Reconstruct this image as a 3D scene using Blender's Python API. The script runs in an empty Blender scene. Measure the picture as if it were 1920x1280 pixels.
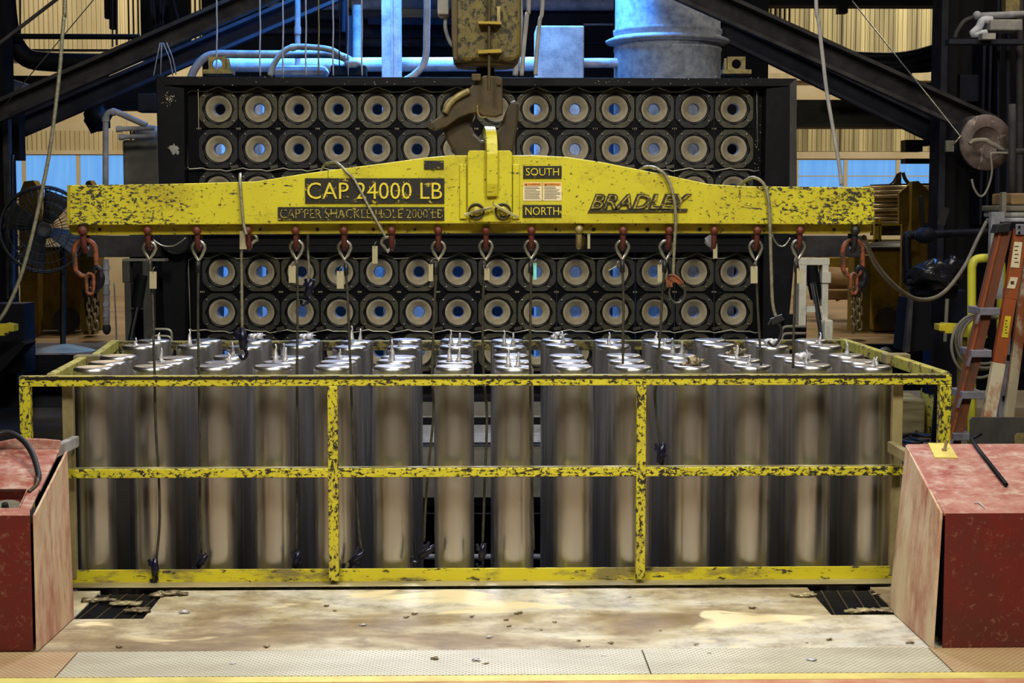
import bpy, math, random
from mathutils import Vector, Matrix, Euler, noise as mnoise
random.seed(7)
PI = math.pi
SC = bpy.context.scene
COL = SC.collection

# ------------------------------------------------------------------ camera
F_PX, HC = 3000.0, 1.84
PITCH, YAW = math.atan(240/F_PX), math.atan(65/F_PX)
CAM = Vector((0, 0, HC))
FW = Vector((math.sin(YAW)*math.cos(PITCH), math.cos(YAW)*math.cos(PITCH), -math.sin(PITCH)))
RT = Vector((math.cos(YAW), -math.sin(YAW), 0))
UP = RT.cross(FW)
cd = bpy.data.cameras.new('camera'); cam = bpy.data.objects.new('camera', cd); COL.objects.link(cam)
cam.location = CAM; cam.rotation_euler = (PI/2-PITCH, 0, -YAW)
cd.sensor_width = 36; cd.lens = F_PX/1920*36; cd.clip_start = .1; cd.clip_end = 200
SC.camera = cam
vs = SC.view_settings
vs.view_transform = 'Standard'; vs.look = 'None'; vs.gamma = 1; vs.use_curve_mapping = False
vs.exposure = 0.0
SC.cycles.max_bounces = 6; SC.cycles.diffuse_bounces = 3; SC.cycles.glossy_bounces = 4
SC.cycles.sample_clamp_indirect = 4.0
# ------------------------------------------------------------------ world and lamps
w = bpy.data.worlds.new('world'); SC.world = w; w.use_nodes = True
w.node_tree.nodes['Background'].inputs[0].default_value = (.08, .10, .25, 1)
w.node_tree.nodes['Background'].inputs[1].default_value = .08
def area(name, loc, aim, size, power, color, sy=None, spread=180):
    l = bpy.data.lights.new(name, 'AREA'); l.energy = power; l.color = color; l.size = size
    l.spread = math.radians(spread)
    if sy: l.shape = 'RECTANGLE'; l.size_y = sy
    o = bpy.data.objects.new(name, l); COL.objects.link(o); o.location = loc
    o.rotation_euler = (Vector(aim)-Vector(loc)).to_track_quat('-Z', 'Y').to_euler()
    o['kind'] = 'helper'
    return o
WARM = (1, .955, .83); BLUE = (.08, .33, 1.0)
area('bay_lamp', (-1.5, 2.6, 6.4), (-.6, 7.6, .2), 1.3, 175, WARM, spread=130)
area('bay_lamp', (2.2, 3.0, 6.4), (1.2, 7.6, .2), 1.3, 175, WARM, spread=130)
area('bay_lamp', (.3, 6.6, 7.6), (.2, 7.4, 0), 1.2, 105, (1, .97, .92), spread=120)
area('rear_blue_light', (-.6, 15.0, 6.6), (-.6, 14.3, 1.0), 1.2, 460, BLUE, spread=85)
area('rear_blue_light', (1.0, 14.6, 6.6), (.9, 14.2, 1.0), .8, 310, BLUE, spread=80)
area('rear_blue_light', (-.9, 12.9, 6.2), (-.6, 14.4, 2.2), .7, 210, (.08, .38, 1), spread=75)
area('rear_blue_light', (-1.4, 12.6, 5.4), (-1.7, 14.6, 2.9), .6, 20, (.08, .36, 1), spread=60)  # unseen extra blue fill added for the left brace
area('rear_white_lamp', (-.2, 15.4, 5.6), (-.2, 13.9, 1.0), .5, 60, (.40, .66, 1), spread=75)
area('billet_top_fill', (.1, 12.3, 5.6), (.1, 8.3, .9), 1.0, 84, (.68, .74, 1), spread=70)  # unseen cool fill added to brighten the billet tops
area('wall_lamp', (-6, 30, 11), (-7, 36, 3.5), 3, 1050, (1, .92, .76), 1)
area('wall_lamp', (10.5, 30, 11), (11, 36, 3.5), 3, 1080, (1, .92, .78), 1)
area('rear_floor_lamp', (-6.5, 26, 10), (-6.5, 24, 0), 2, 300, (1, .80, .55))
area('rear_floor_lamp', (8, 25, 10), (8, 23, 0), 2, 420, (1, .84, .6))
area('side_lamp', (4.5, 11, 6), (3.8, 12, .3), 1, 80, (1, .88, .7))

# ------------------------------------------------------------------ point helpers
def P(px, py, Y):
    d = FW*F_PX + RT*(px-960) - UP*(py-640)
    return CAM + d*((Y)/d.y)
def G(px, py, z=0.0):
    d = FW*F_PX + RT*(px-960) - UP*(py-640)
    return CAM + d*((z-HC)/d.z)
def S(Y): return F_PX/Y
ORG = {}
class MB:
    def __init__(s): s.v = []; s.f = []; s.m = []; s.sm = []
    def add(s, vs, fs, mi=0, smooth=False):
        b = len(s.v); s.v += [Vector(x) for x in vs]
        for f in fs: s.f.append([b+i for i in f]); s.m.append(mi); s.sm.append(smooth)
        return s
    def box(s, x0, x1, y0, y1, z0, z1, mi=0):
        return s.add([(x0,y0,z0),(x1,y0,z0),(x1,y1,z0),(x0,y1,z0),(x0,y0,z1),(x1,y0,z1),(x1,y1,z1),(x0,y1,z1)],
              [(0,3,2,1),(4,5,6,7),(0,1,5,4),(1,2,6,5),(2,3,7,6),(3,0,4,7)], mi)
    def bar(s, a, b, w, h, up=(0,0,1), mi=0, w2=None, h2=None):
        a, b = Vector(a), Vector(b); d = (b-a).normalized(); u = Vector(up)
        if abs(d.dot(u)) > .98: u = Vector((0,1,0))
        r = d.cross(u).normalized(); u = r.cross(d)
        w2 = w if w2 is None else w2; h2 = h if h2 is None else h2
        q = lambda c, w, h: [c-r*w/2-u*h/2, c+r*w/2-u*h/2, c+r*w/2+u*h/2, c-r*w/2+u*h/2]
        return s.add(q(a,w,h)+q(b,w2,h2), [(3,2,1,0),(4,5,6,7),(0,1,5,4),(1,2,6,5),(2,3,7,6),(3,0,4,7)], mi)
    def tube(s, pts, r, n=8, closed=False, mi=0, cap=True):
        pts = [Vector(p) for p in pts]; N = len(pts); rs = r if isinstance(r, (list, tuple)) else [r]*N
        vs, fs = [], []; prev = None
        for i, p in enumerate(pts):
            if closed: t = pts[(i+1) % N]-pts[i-1]
            else: t = pts[min(i+1, N-1)]-pts[max(i-1, 0)]
            if t.length < 1e-9: t = Vector((0,0,1))
            t.normalize()
            if prev is None:
                a = Vector((0,0,1)) if abs(t.z) < .9 else Vector((0,1,0)); u = t.cross(a).normalized()
            else:
                u = prev - t*prev.dot(t)
                u = u.normalized() if u.length > 1e-6 else t.cross(Vector((0,1,0))).normalized()
            prev = u; v = t.cross(u)
            for k in range(n):
                A = 2*PI*k/n; vs.append(p+(u*math.cos(A)+v*math.sin(A))*rs[i])
        R = N if closed else N-1
        for i in range(R):
            for k in range(n):
                a, b = i*n+k, i*n+(k+1) % n; j = (i+1) % N
                fs.append((a, b, j*n+(k+1) % n, j*n+k))
        s.add(vs, fs, mi, True)
        if cap and not closed:
            b = len(s.v)-N*n
            s.f.append([b+k for k in range(n)][::-1]); s.m.append(mi); s.sm.append(False)
            s.f.append([b+(N-1)*n+k for k in range(n)]); s.m.append(mi); s.sm.append(False)
        return s
    def lathe(s, prof, c=(0,0,0), axis=(0,0,1), n=24, mi=0, smooth=True, ph=0, sq=None):
        c = Vector(c); ax = Vector(axis).normalized()
        a = Vector((1,0,0)) if abs(ax.x) < .9 else Vector((0,0,1))
        u = (a-ax*a.dot(ax)).normalized(); v = ax.cross(u); vs = []; fs = []
        for r, t in prof:
            for k in range(n):
                A = ph+2*PI*k/n; vs.append(c+ax*t+(u*math.cos(A)+v*math.sin(A))*max(r, 1e-5))
        for i in range(len(prof)-1):
            for k in range(n):
                fs.append((i*n+k, i*n+(k+1) % n, (i+1)*n+(k+1) % n, (i+1)*n+k))
        return s.add(vs, fs, mi, smooth)
    def cyl(s, a, b, r, n=20, mi=0, r2=None):
        a, b = Vector(a), Vector(b); L = (b-a).length; r2 = r if r2 is None else r2
        s.lathe([(0,0),(r,0)], a, b-a, n, mi, False); s.lathe([(r,0),(r2,L)], a, b-a, n, mi, True)
        return s.lathe([(r2,L),(0,L)], a, b-a, n, mi, False)
    def prism(s, poly, y0, y1, mi=0, mi_side=None):
        n = len(poly)
        vs = [(x,y0,z) for x, z in poly]+[(x,y1,z) for x, z in poly]
        s.add(vs, [tuple(range(n))[::-1], tuple(range(n,2*n))], mi)
        b = len(s.v)-2*n; ms = mi if mi_side is None else mi_side
        for k in range(n): s.f.append([b+k, b+(k+1) % n, b+n+(k+1) % n, b+n+k]); s.m.append(ms); s.sm.append(False)
        return s
    def xprism(s, poly, x0, x1, mi=0):
        n = len(poly); vs = [(x0,y,z) for y, z in poly]+[(x1,y,z) for y, z in poly]
        s.add(vs, [tuple(range(n))[::-1], tuple(range(n,2*n))]+[(k, (k+1) % n, n+(k+1) % n, n+k) for k in range(n)], mi)
        return s
    def ball(s, c, r, n=12, mi=0, sc=(1,1,1), amp=0, seed=0):
        vs, fs = [], []; m = n//2
        for i in range(m+1):
            th = PI*i/m
            for k in range(n):
                A = 2*PI*k/n; d = Vector((math.sin(th)*math.cos(A), math.sin(th)*math.sin(A), math.cos(th)))
                q = 1+(amp*mnoise.noise(d*2.3+Vector((seed*3.1, seed, 0))) if amp else 0)
                vs.append(Vector(c)+Vector((d.x*sc[0], d.y*sc[1], d.z*sc[2]))*r*q)
        for i in range(m):
            for k in range(n): fs.append((i*n+k, (i+1)*n+k, (i+1)*n+(k+1) % n, i*n+(k+1) % n))
        return s.add(vs, fs, mi, True)
    def pbox(s, x0, y0, x1, y1, Y, dep, mi=0):
        ym = (y0+y1)/2; xm = (x0+x1)/2
        return s.box(P(x0,ym,Y).x, P(x1,ym,Y).x, Y, Y+dep, P(xm,y1,Y).z, P(xm,y0,Y).z, mi)
    def pprism(s, pts, Y, dep, mi=0, ms=None):
        return s.prism([(P(a,b,Y).x, P(a,b,Y).z) for a, b in pts], Y, Y+dep, mi, ms)
    def mesh(s, name, mats, org=(0,0,0)):
        me = bpy.data.meshes.new(name); o = Vector(org)
        me.from_pydata([tuple(x-o) for x in s.v], [], s.f)
        for m in (mats if isinstance(mats, (list, tuple)) else [mats]): me.materials.append(m)
        me.polygons.foreach_set('material_index', s.m); me.polygons.foreach_set('use_smooth', s.sm)
        me.update(); 
        return me
    def build(s, name, mats, parent=None, bevel=0, fix=True):
        if parent is not None: org = ORG[parent.name]
        else:
            xs = [v.x for v in s.v]; ys = [v.y for v in s.v]; zs = [v.z for v in s.v]
            org = Vector(((min(xs)+max(xs))/2, (min(ys)+max(ys))/2, min(zs)))
        me = s.mesh(name, mats, org)
        if fix:
            import bmesh
            bm = bmesh.new(); bm.from_mesh(me); bmesh.ops.recalc_face_normals(bm, faces=bm.faces); bm.to_mesh(me); bm.free()
        o = bpy.data.objects.new(name, me); COL.objects.link(o); ORG[o.name] = org
        if parent is not None: o.parent = parent
        else: o.location = org
        if bevel:
            b = o.modifiers.new('bevel', 'BEVEL'); b.width = bevel; b.segments = 2; b.limit_method = 'ANGLE'; b.angle_limit = math.radians(40)
        return o
def tag(o, label=None, cat=None, group=None, kind=None):
    if label: o['label'] = label
    if cat: o['category'] = cat
    if group: o['group'] = group
    if kind: o['kind'] = kind
    return o
def thing(name, label, cat, loc=(0,0,0), group=None):
    o = bpy.data.objects.new(name, None); COL.objects.link(o); o.location = loc; ORG[o.name] = Vector(loc)
    o.empty_display_size = .1
    return tag(o, label, cat, group)
def struct(o): o['kind'] = 'structure'; return o
def smooth(pts, k=5):
    pts = [Vector(p) for p in pts]; out = []; N = len(pts)
    if N < 3: return pts
    for i in range(N-1):
        p0, p1, p2, p3 = pts[max(i-1,0)], pts[i], pts[i+1], pts[min(i+2,N-1)]
        for j in range(k):
            t = j/k
            out.append(.5*((2*p1)+(p2-p0)*t+(2*p0-5*p1+4*p2-p3)*t*t+(3*p1-p0-3*p2+p3)*t**3))
    out.append(pts[-1]); return out
def PT(pts, Y, k=5):
    q = [P(a[0], a[1], a[2] if len(a) > 2 else Y) for a in pts]
    return smooth(q, k) if k > 1 else q

# ------------------------------------------------------------------ materials
def lin(c):
    f = lambda u: (u/12.92 if u <= .04045 else ((u+.055)/1.055)**2.4)
    return tuple(f(x/255) for x in c)+(1,)
def newmat(name):
    m = bpy.data.materials.new(name); m.use_nodes = True; nt = m.node_tree
    return m, nt, nt.nodes['Principled BSDF']
def N(nt, t, **kw):
    n = nt.nodes.new(t)
    for k, v in kw.items(): setattr(n, k, v)
    return n
def coords(nt, scale=(1,1,1)):
    tc = N(nt, 'ShaderNodeTexCoord'); mp = N(nt, 'ShaderNodeMapping'); mp.inputs['Scale'].default_value = scale
    nt.links.new(tc.outputs['Object'], mp.inputs[0]); return mp.outputs[0]
def noise(nt, co, scale, detail=5, rough=.6, dist=0):
    n = N(nt, 'ShaderNodeTexNoise'); n.inputs['Scale'].default_value = scale; n.inputs['Detail'].default_value = detail
    n.inputs['Roughness'].default_value = rough; n.inputs['Distortion'].default_value = dist
    nt.links.new(co, n.inputs['Vector']); return n.outputs['Fac']
def ramp(nt, fac, stops):
    r = N(nt, 'ShaderNodeValToRGB'); e = r.color_ramp.elements
    while len(e) < len(stops): e.new(.5)
    for i, (p, c) in enumerate(stops):
        e[i].position = p; e[i].color = c if len(c) == 4 else tuple(c)+(1,)
    nt.links.new(fac, r.inputs[0]); return r.outputs[0]
def mix(nt, fac, a, b, mode='MIX'):
    m = N(nt, 'ShaderNodeMix', data_type='RGBA', blend_type=mode)
    for s, v in ((m.inputs[0], fac), (m.inputs[6], a), (m.inputs[7], b)):
        if isinstance(v, (int, float, tuple)): s.default_value = v
        else: nt.links.new(v, s)
    return m.outputs[2]
def step(nt, fac, a, b):
    m = N(nt, 'ShaderNodeMapRange'); m.inputs[1].default_value = a; m.inputs[2].default_value = b
    nt.links.new(fac, m.inputs[0]); return m.outputs[0]
def bump(nt, b, h, strength=.3, dist=.01):
    n = N(nt, 'ShaderNodeBump'); n.inputs['Strength'].default_value = strength; n.inputs['Distance'].default_value = dist
    nt.links.new(h, n.inputs['Height']); nt.links.new(n.outputs[0], b.inputs['Normal'])
def plain(name, c, rough=.6, metal=0, var=.25, scale=6, stretch=(1,1,1), c2=None, bs=.15, spec=.5):
    """base colour broken up by dirt / wear noise"""
    m, nt, b = newmat(name); co = coords(nt, stretch)
    n1 = noise(nt, co, scale, 6, .65); c = lin(c)
    c2 = lin(c2) if c2 else tuple(x*(1-var*1.6) for x in c[:3])+(1,)
    col = mix(nt, step(nt, n1, .35, .68), c, c2); nt.links.new(col, b.inputs['Base Color'])
    n2 = noise(nt, co, scale*9, 3, .6)
    r = N(nt, 'ShaderNodeMapRange'); r.inputs[3].default_value = max(.04, rough-.12); r.inputs[4].default_value = min(1, rough+.12)
    nt.links.new(n1, r.inputs[0]); nt.links.new(r.outputs[0], b.inputs['Roughness'])
    b.inputs['Metallic'].default_value = metal; b.inputs['Specular IOR Level'].default_value = spec
    bump(nt, b, n2, bs, .004); return m
def paint(name, c, chip, scale=30, th=.55, soft=.015, stretch=(1,1,1), dirt=None, dscale=2.5, dth=(.5,.75), rough=.45, c2=None, endwear=None, mod=0, scratch=0):
    """paint with sharp-edged chips showing the metal under it, and patches of grime"""
    m, nt, b = newmat(name); co = coords(nt, stretch)
    n = noise(nt, co, scale, 8, .72, .3); big = noise(nt, coords(nt), dscale, 4, .6)
    base = lin(c)
    base = mix(nt, step(nt, big, .3, .7), base, lin(c2) if c2 else tuple(x*.86 for x in base[:3])+(1,))
    if dirt: 
        n3 = noise(nt, co, dscale*3, 8, .7)
        base = mix(nt, step(nt, n3, dth[0], dth[1]), base, lin(dirt))
    f = n
    if endwear:
        tc = N(nt, 'ShaderNodeTexCoord'); sx = N(nt, 'ShaderNodeSeparateXYZ'); nt.links.new(tc.outputs['Object'], sx.inputs[0])
        ab = N(nt, 'ShaderNodeMath', operation='ABSOLUTE'); nt.links.new(sx.outputs[0], ab.inputs[0])
        mr = N(nt, 'ShaderNodeMapRange'); mr.inputs[1].default_value = endwear[0]; mr.inputs[2].default_value = endwear[1]
        mr.inputs[4].default_value = endwear[2]; nt.links.new(ab.outputs[0], mr.inputs[0])
        ad = N(nt, 'ShaderNodeMath', operation='ADD'); nt.links.new(n, ad.inputs[0]); nt.links.new(mr.outputs[0], ad.inputs[1]); f = ad.outputs[0]
    if mod:
        a1 = N(nt, 'ShaderNodeMath', operation='MULTIPLY_ADD'); nt.links.new(noise(nt, co, scale*.17, 3, .5), a1.inputs[0]); a1.inputs[1].default_value = mod; a1.inputs[2].default_value = -mod/2
        a2 = N(nt, 'ShaderNodeMath', operation='ADD'); nt.links.new(f, a2.inputs[0]); nt.links.new(a1.outputs[0], a2.inputs[1]); f = a2.outputs[0]
    mask = step(nt, f, th, th+soft)
    if scratch:
        mp = coords(nt, (7, 1, 42)); sc1 = step(nt, noise(nt, mp, 1.0, 6, .62, .6), scratch, scratch+.015)
        mp2 = coords(nt, (60, 1, 9)); sc2 = step(nt, noise(nt, mp2, 1.0, 5, .6, .8), scratch+.03, scratch+.05)
        mx = N(nt, 'ShaderNodeMath', operation='MAXIMUM'); nt.links.new(sc1, mx.inputs[0]); nt.links.new(sc2, mx.inputs[1])
        mx2 = N(nt, 'ShaderNodeMath', operation='MAXIMUM'); nt.links.new(mask, mx2.inputs[0]); nt.links.new(mx.outputs[0], mx2.inputs[1]); mask = mx2.outputs[0]
    col = mix(nt, mask, base, lin(chip)); nt.links.new(col, b.inputs['Base Color'])
    r = N(nt, 'ShaderNodeMapRange'); r.inputs[3].default_value = rough; r.inputs[4].default_value = .8
    nt.links.new(mask, r.inputs[0]); nt.links.new(r.outputs[0], b.inputs['Roughness'])
    inv = N(nt, 'ShaderNodeMath', operation='SUBTRACT'); inv.inputs[0].default_value = 1; nt.links.new(mask, inv.inputs[1])
    bump(nt, b, inv.outputs[0], .5, .002); return m
M = {}
YEL = (205, 186, 28)
M['beam'] = paint('beam_yellow_paint', (192, 183, 34), (38, 36, 22), 40, .61, .01, (1,1,1.8), dirt=(140,124,30), dscale=1.2, dth=(.50,.80), endwear=(1.1, 2.05, .12), c2=(174,164,34), mod=.18, scratch=.655)
M['beam_low'] = paint('shackle_rail_paint', (160, 146, 26), (38, 34, 20), 30, .60, .02, (1,1,1.4), dirt=(104,92,22), dscale=3, dth=(.45,.75))
M['rail'] = paint('rail_chipped_paint', (204, 192, 44), (34, 28, 16), 48, .525, .012, (.7,1,1.2), dirt=(150,132,40), dscale=3, dth=(.6,.8), mod=.22)
M['rail_top'] = plain('worn_rail_top', (190,182,120), .4, .3, c2=(60,54,34), scale=14, stretch=(.5,1,1))
M['bareedge'] = paint('bare_brown_edge', (36,30,18), (150,136,50), 50, .64, .03, (.6,1,1), mod=.1)
M['rail_v'] = paint('post_chipped_paint', (200, 188, 44), (34, 28, 16), 46, .520, .012, (1.2,1,.8), dirt=(150,136,60), dscale=3, dth=(.5,.7), mod=.22)
M['kick'] = paint('kickplate_paint', (206, 192, 34), (58, 52, 30), 22, .585, .015, (.6,1,2.0), dirt=(126,114,62), dscale=1.4, dth=(.50,.60), mod=.18, scratch=.68)
M['dullrail'] = paint('dull_side_rail_paint', (180, 170, 70), (40, 36, 20), 22, .56, .02, dirt=(120,110,60), dscale=3)
M['beige'] = plain('faded_beige_steel', (150,136,92), .6, 0, c2=(112,100,66), scale=5)
M['sill'] = plain('worn_steel_sill', (188,176,134), .42, .35, c2=(110,98,66), scale=4, stretch=(.3,1,2))
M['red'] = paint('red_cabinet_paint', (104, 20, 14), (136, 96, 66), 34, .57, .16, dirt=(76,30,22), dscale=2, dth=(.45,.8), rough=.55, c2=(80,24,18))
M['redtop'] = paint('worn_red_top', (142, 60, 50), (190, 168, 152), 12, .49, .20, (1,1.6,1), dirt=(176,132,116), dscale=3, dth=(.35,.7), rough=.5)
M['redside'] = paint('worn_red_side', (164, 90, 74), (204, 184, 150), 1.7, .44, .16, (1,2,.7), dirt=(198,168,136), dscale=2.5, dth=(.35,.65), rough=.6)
M['black'] = plain('black_rubber', (14,14,17), .55, 0)
M['darksteel'] = plain('dark_oily_steel', (26,26,33), .5, .3, c2=(12,12,18), scale=5)
M['frame'] = paint('black_table_frame', (13, 13, 18), (110, 104, 98), 34, .75, .03, (1,1,1), dirt=(30,29,34), dscale=3, dth=(.5,.85), rough=.5)
M['frame_l'] = paint('greyed_table_edge', (60, 58, 54), (140, 130, 104), 26, .68, .05, (1,1,.6), dirt=(34,32,34), dscale=3, dth=(.4,.75), rough=.55)
M['plate'] = plain('black_mould_plate', (6,6,11), .5, 0, c2=(3,3,7), scale=4, spec=.12)
M['flange'] = [paint('mould_flange_%d' % i, c, (120,112,90), 40, .74, .05, (1,1,1), dirt=d, dscale=5, dth=(.4,.75), rough=.45)
   for i, (c, d) in enumerate([((84,80,62),(52,50,42)), ((66,64,58),(40,40,40)), ((44,43,44),(28,28,32))])]
for m in M['flange']: m.node_tree.nodes['Principled BSDF'].inputs['Metallic'].default_value = .35
M['groove'] = plain('black_mould_groove', (14,14,18), .35, .2)
M['graph'] = plain('beige_mould_cone', (178,166,138), .6, 0, c2=(142,130,106), scale=9)
M['rim'] = plain('mould_rim_grey', (150,150,160), .4, .4)
M['bolt'] = plain('bolt_grey', (110,106,96), .35, .8)
M['wire'] = plain('bare_tube', (205,200,180), .35, .6)
M['cable'] = plain('greasy_wire_rope', (78,74,60), .5, .4, c2=(46,44,38), scale=60, stretch=(1,1,.4))
M['cable_l'] = plain('pale_wire_rope', (150,146,122), .5, .4, c2=(100,96,80), scale=60)
M['thimble'] = plain('galvanised_thimble', (160,158,140), .35, .7, c2=(100,98,84), scale=20)
M['shackle'] = plain('red_shackle', (96,34,20), .6, .1, c2=(54,22,14), scale=24)
M['orange'] = paint('orange_forged_link', (124, 62, 26), (50, 34, 24), 24, .48, .1, rough=.6)
M['tag'] = paint('pale_plastic_tag', (158, 150, 118), (92, 84, 60), 60, .66, .05, (1,1,1), rough=.6)
M['cyan'] = plain('cyan_tag', (120,205,200), .6)
M['conn'] = plain('dark_blue_clamp', (24,24,52), .3, .3, c2=(12,12,26))
M['hook'] = plain('greasy_hook_steel', (78,64,34), .5, .2, c2=(46,38,22), scale=7)
M['hookd'] = plain('greasy_dark_hook', (66,55,34), .48, .2, c2=(34,28,20), scale=5)
M['block'] = paint('dimmed_grimy_yellow_block', (92, 80, 18), (26, 22, 12), 40, .50, .08, (1,1,.8), dirt=(58,48,20), dscale=3, mod=.2, dth=(.4,.7), rough=.5)  # yellow darkened for the dim light on the block, plus mottled grime
M['pale'] = plain('pale_dusty_grey', (168,164,158), .75, 0, c2=(120,118,116), scale=6)
M['dust'] = plain('dusty_light_steel', (196,198,206), .75, 0, c2=(140,144,156), scale=9, bs=.6)
M['dustp'] = plain('dusty_pipe', (160,160,164), .7, 0, c2=(104,106,116), scale=7)
M['duct'] = plain('speckled_duct', (170,176,186), .7, 0, c2=(118,126,146), scale=16, bs=.5)
M['girder'] = plain('grey_girder', (68,65,66), .7, .1, c2=(34,33,37), scale=4)
M['girderb'] = plain('dark_girder', (46,48,60), .7, .05, c2=(28,30,40), scale=4)
M['dark'] = plain('near_black_machine', (14,14,20), .65, .1, c2=(7,7,12), scale=2, spec=.3)
M['darkb'] = plain('dark_blue_machine', (30,34,50), .65, .1, c2=(16,18,28), scale=3, spec=.3)
M['olive'] = plain('dark_olive_girder', (44,42,20), .6, 0, c2=(26,28,20), scale=2)
M['yel'] = plain('yellow_paint', (206,186,40), .5, 0, c2=(168,150,36), scale=8)
M['yeld'] = plain('dull_yellow_paint', (150,126,22), .6, 0, c2=(104,88,20), scale=4)
M['lyel'] = paint('lemon_handrail_paint', (214,212,60), (60,56,24), 18, .72, .02, rough=.45, c2=(186,180,56))
M['yplate'] = plain('pale_yellow_plate', (216,202,104), .55, 0, c2=(190,170,90))
M['corr'] = plain('cream_corrugated_sheet', (186,170,130), .6, 0, c2=(150,136,100), scale=.5, stretch=(4,1,.3))
M['corrd'] = plain('stained_corrugated_sheet', (206,192,140), .6, 0, c2=(60,50,34), scale=.6, stretch=(6,1,.12))
M['cream'] = plain('cream_wall', (188,174,142), .7, 0, c2=(170,150,110), scale=.6)
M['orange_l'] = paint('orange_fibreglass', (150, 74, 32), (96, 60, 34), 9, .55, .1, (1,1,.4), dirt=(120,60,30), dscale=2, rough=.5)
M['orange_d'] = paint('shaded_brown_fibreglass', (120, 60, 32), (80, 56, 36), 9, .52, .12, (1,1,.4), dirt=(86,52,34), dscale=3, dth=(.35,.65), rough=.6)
M['orange_w'] = paint('orange_fibreglass_splashed', (152, 82, 42), (190, 178, 150), 5, .42, .12, (1,1,.5), dirt=(120,70,44), dscale=3, rough=.6)
M['alu'] = plain('dull_ladder_aluminium', (150,148,160), .5, .5, c2=(104,102,112), scale=10)
M['chrome'] = plain('chrome_rod', (220,222,232), .12, 1, var=.05)
M['bag'] = plain('black_plastic_film', (30,30,36), .18, 0, bs=.8)
M['brass'] = plain('rolled_strip_metal', (226,210,176), .3, .55, c2=(150,130,104), scale=4, stretch=(1,1,8))
M['white'] = paint('white_hydraulic_frame', (205,202,190), (110,104,90), 20, .66, .08, dirt=(150,144,124), dscale=3, rough=.6)
M['ink'] = plain('black_sign_paint', (28,26,16), .5, 0, c2=(46,42,22), scale=30)
M['ink2'] = paint('chipped_black_sign', (26,24,16), (170,154,40), 30, .60, .02, (.8,1,1.4), rough=.5, mod=.1)
M['signtxt'] = paint('raised_letter_paint', (206, 188, 50), (40, 36, 20), 50, .60, .03, rough=.5)
M['signtxt2'] = paint('faded_letter_paint', (150, 134, 50), (40, 36, 20), 50, .50, .05, rough=.6)
M['badge'] = paint('worn_black_lettering', (44, 38, 18), (170, 154, 44), 60, .60, .05, rough=.5)
M['paper'] = plain('paper_label', (214,200,164), .7, 0, var=.1)
M['lorange'] = plain('label_orange', (222,140,50), .6)
M['scrap'] = plain('aluminium_drip', (214,212,212), .35, .45, c2=(150,150,158), scale=30, bs=.5)
M['scrapd'] = plain('dirty_aluminium_scrap', (176,160,128), .4, .6, c2=(70,58,40), scale=25, bs=.6)
M['reel'] = paint('rusty_reel', (104, 88, 84), (180, 168, 156), 9, .56, .1, dirt=(70,56,50), dscale=4, dth=(.4,.7), rough=.6)
M['hose'] = plain('grey_hose', (128,122,108), .5, 0)
M['wood'] = plain('timber', (150,120,80), .8, 0, c2=(110,86,56), scale=8, stretch=(.3,1,2))
M['boltgold'] = plain('dirty_galvanised_lug', (150,134,84), .5, .4, c2=(100,90,60), scale=20)
for k_ in ('frame','girder','girderb','dark','darkb','darksteel'): M[k_].node_tree.nodes['Principled BSDF'].inputs['Specular IOR Level'].default_value = .18
# brushed cast billet
m, nt, b = newmat('cast_billet_aluminium'); co = coords(nt, (1,1,60)); h = noise(nt, co, 5, 4, .6)
big = noise(nt, coords(nt, (1,1,.5)), 5, 3, .5)
nt.links.new(mix(nt, big, lin((190,186,180)), lin((214,210,206))), b.inputs['Base Color'])
b.inputs['Metallic'].default_value = .975
r = N(nt, 'ShaderNodeMapRange'); r.inputs[3].default_value = .275; r.inputs[4].default_value = .325
nt.links.new(h, r.inputs[0]); nt.links.new(r.outputs[0], b.inputs['Roughness']); M['billet'] = m
M['navy'] = plain('navy_shade_surface', (10,10,40), .8, 0, c2=(6,6,26), scale=2, spec=.2)  # navy shadow tint put into the colour of the side surfaces
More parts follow.
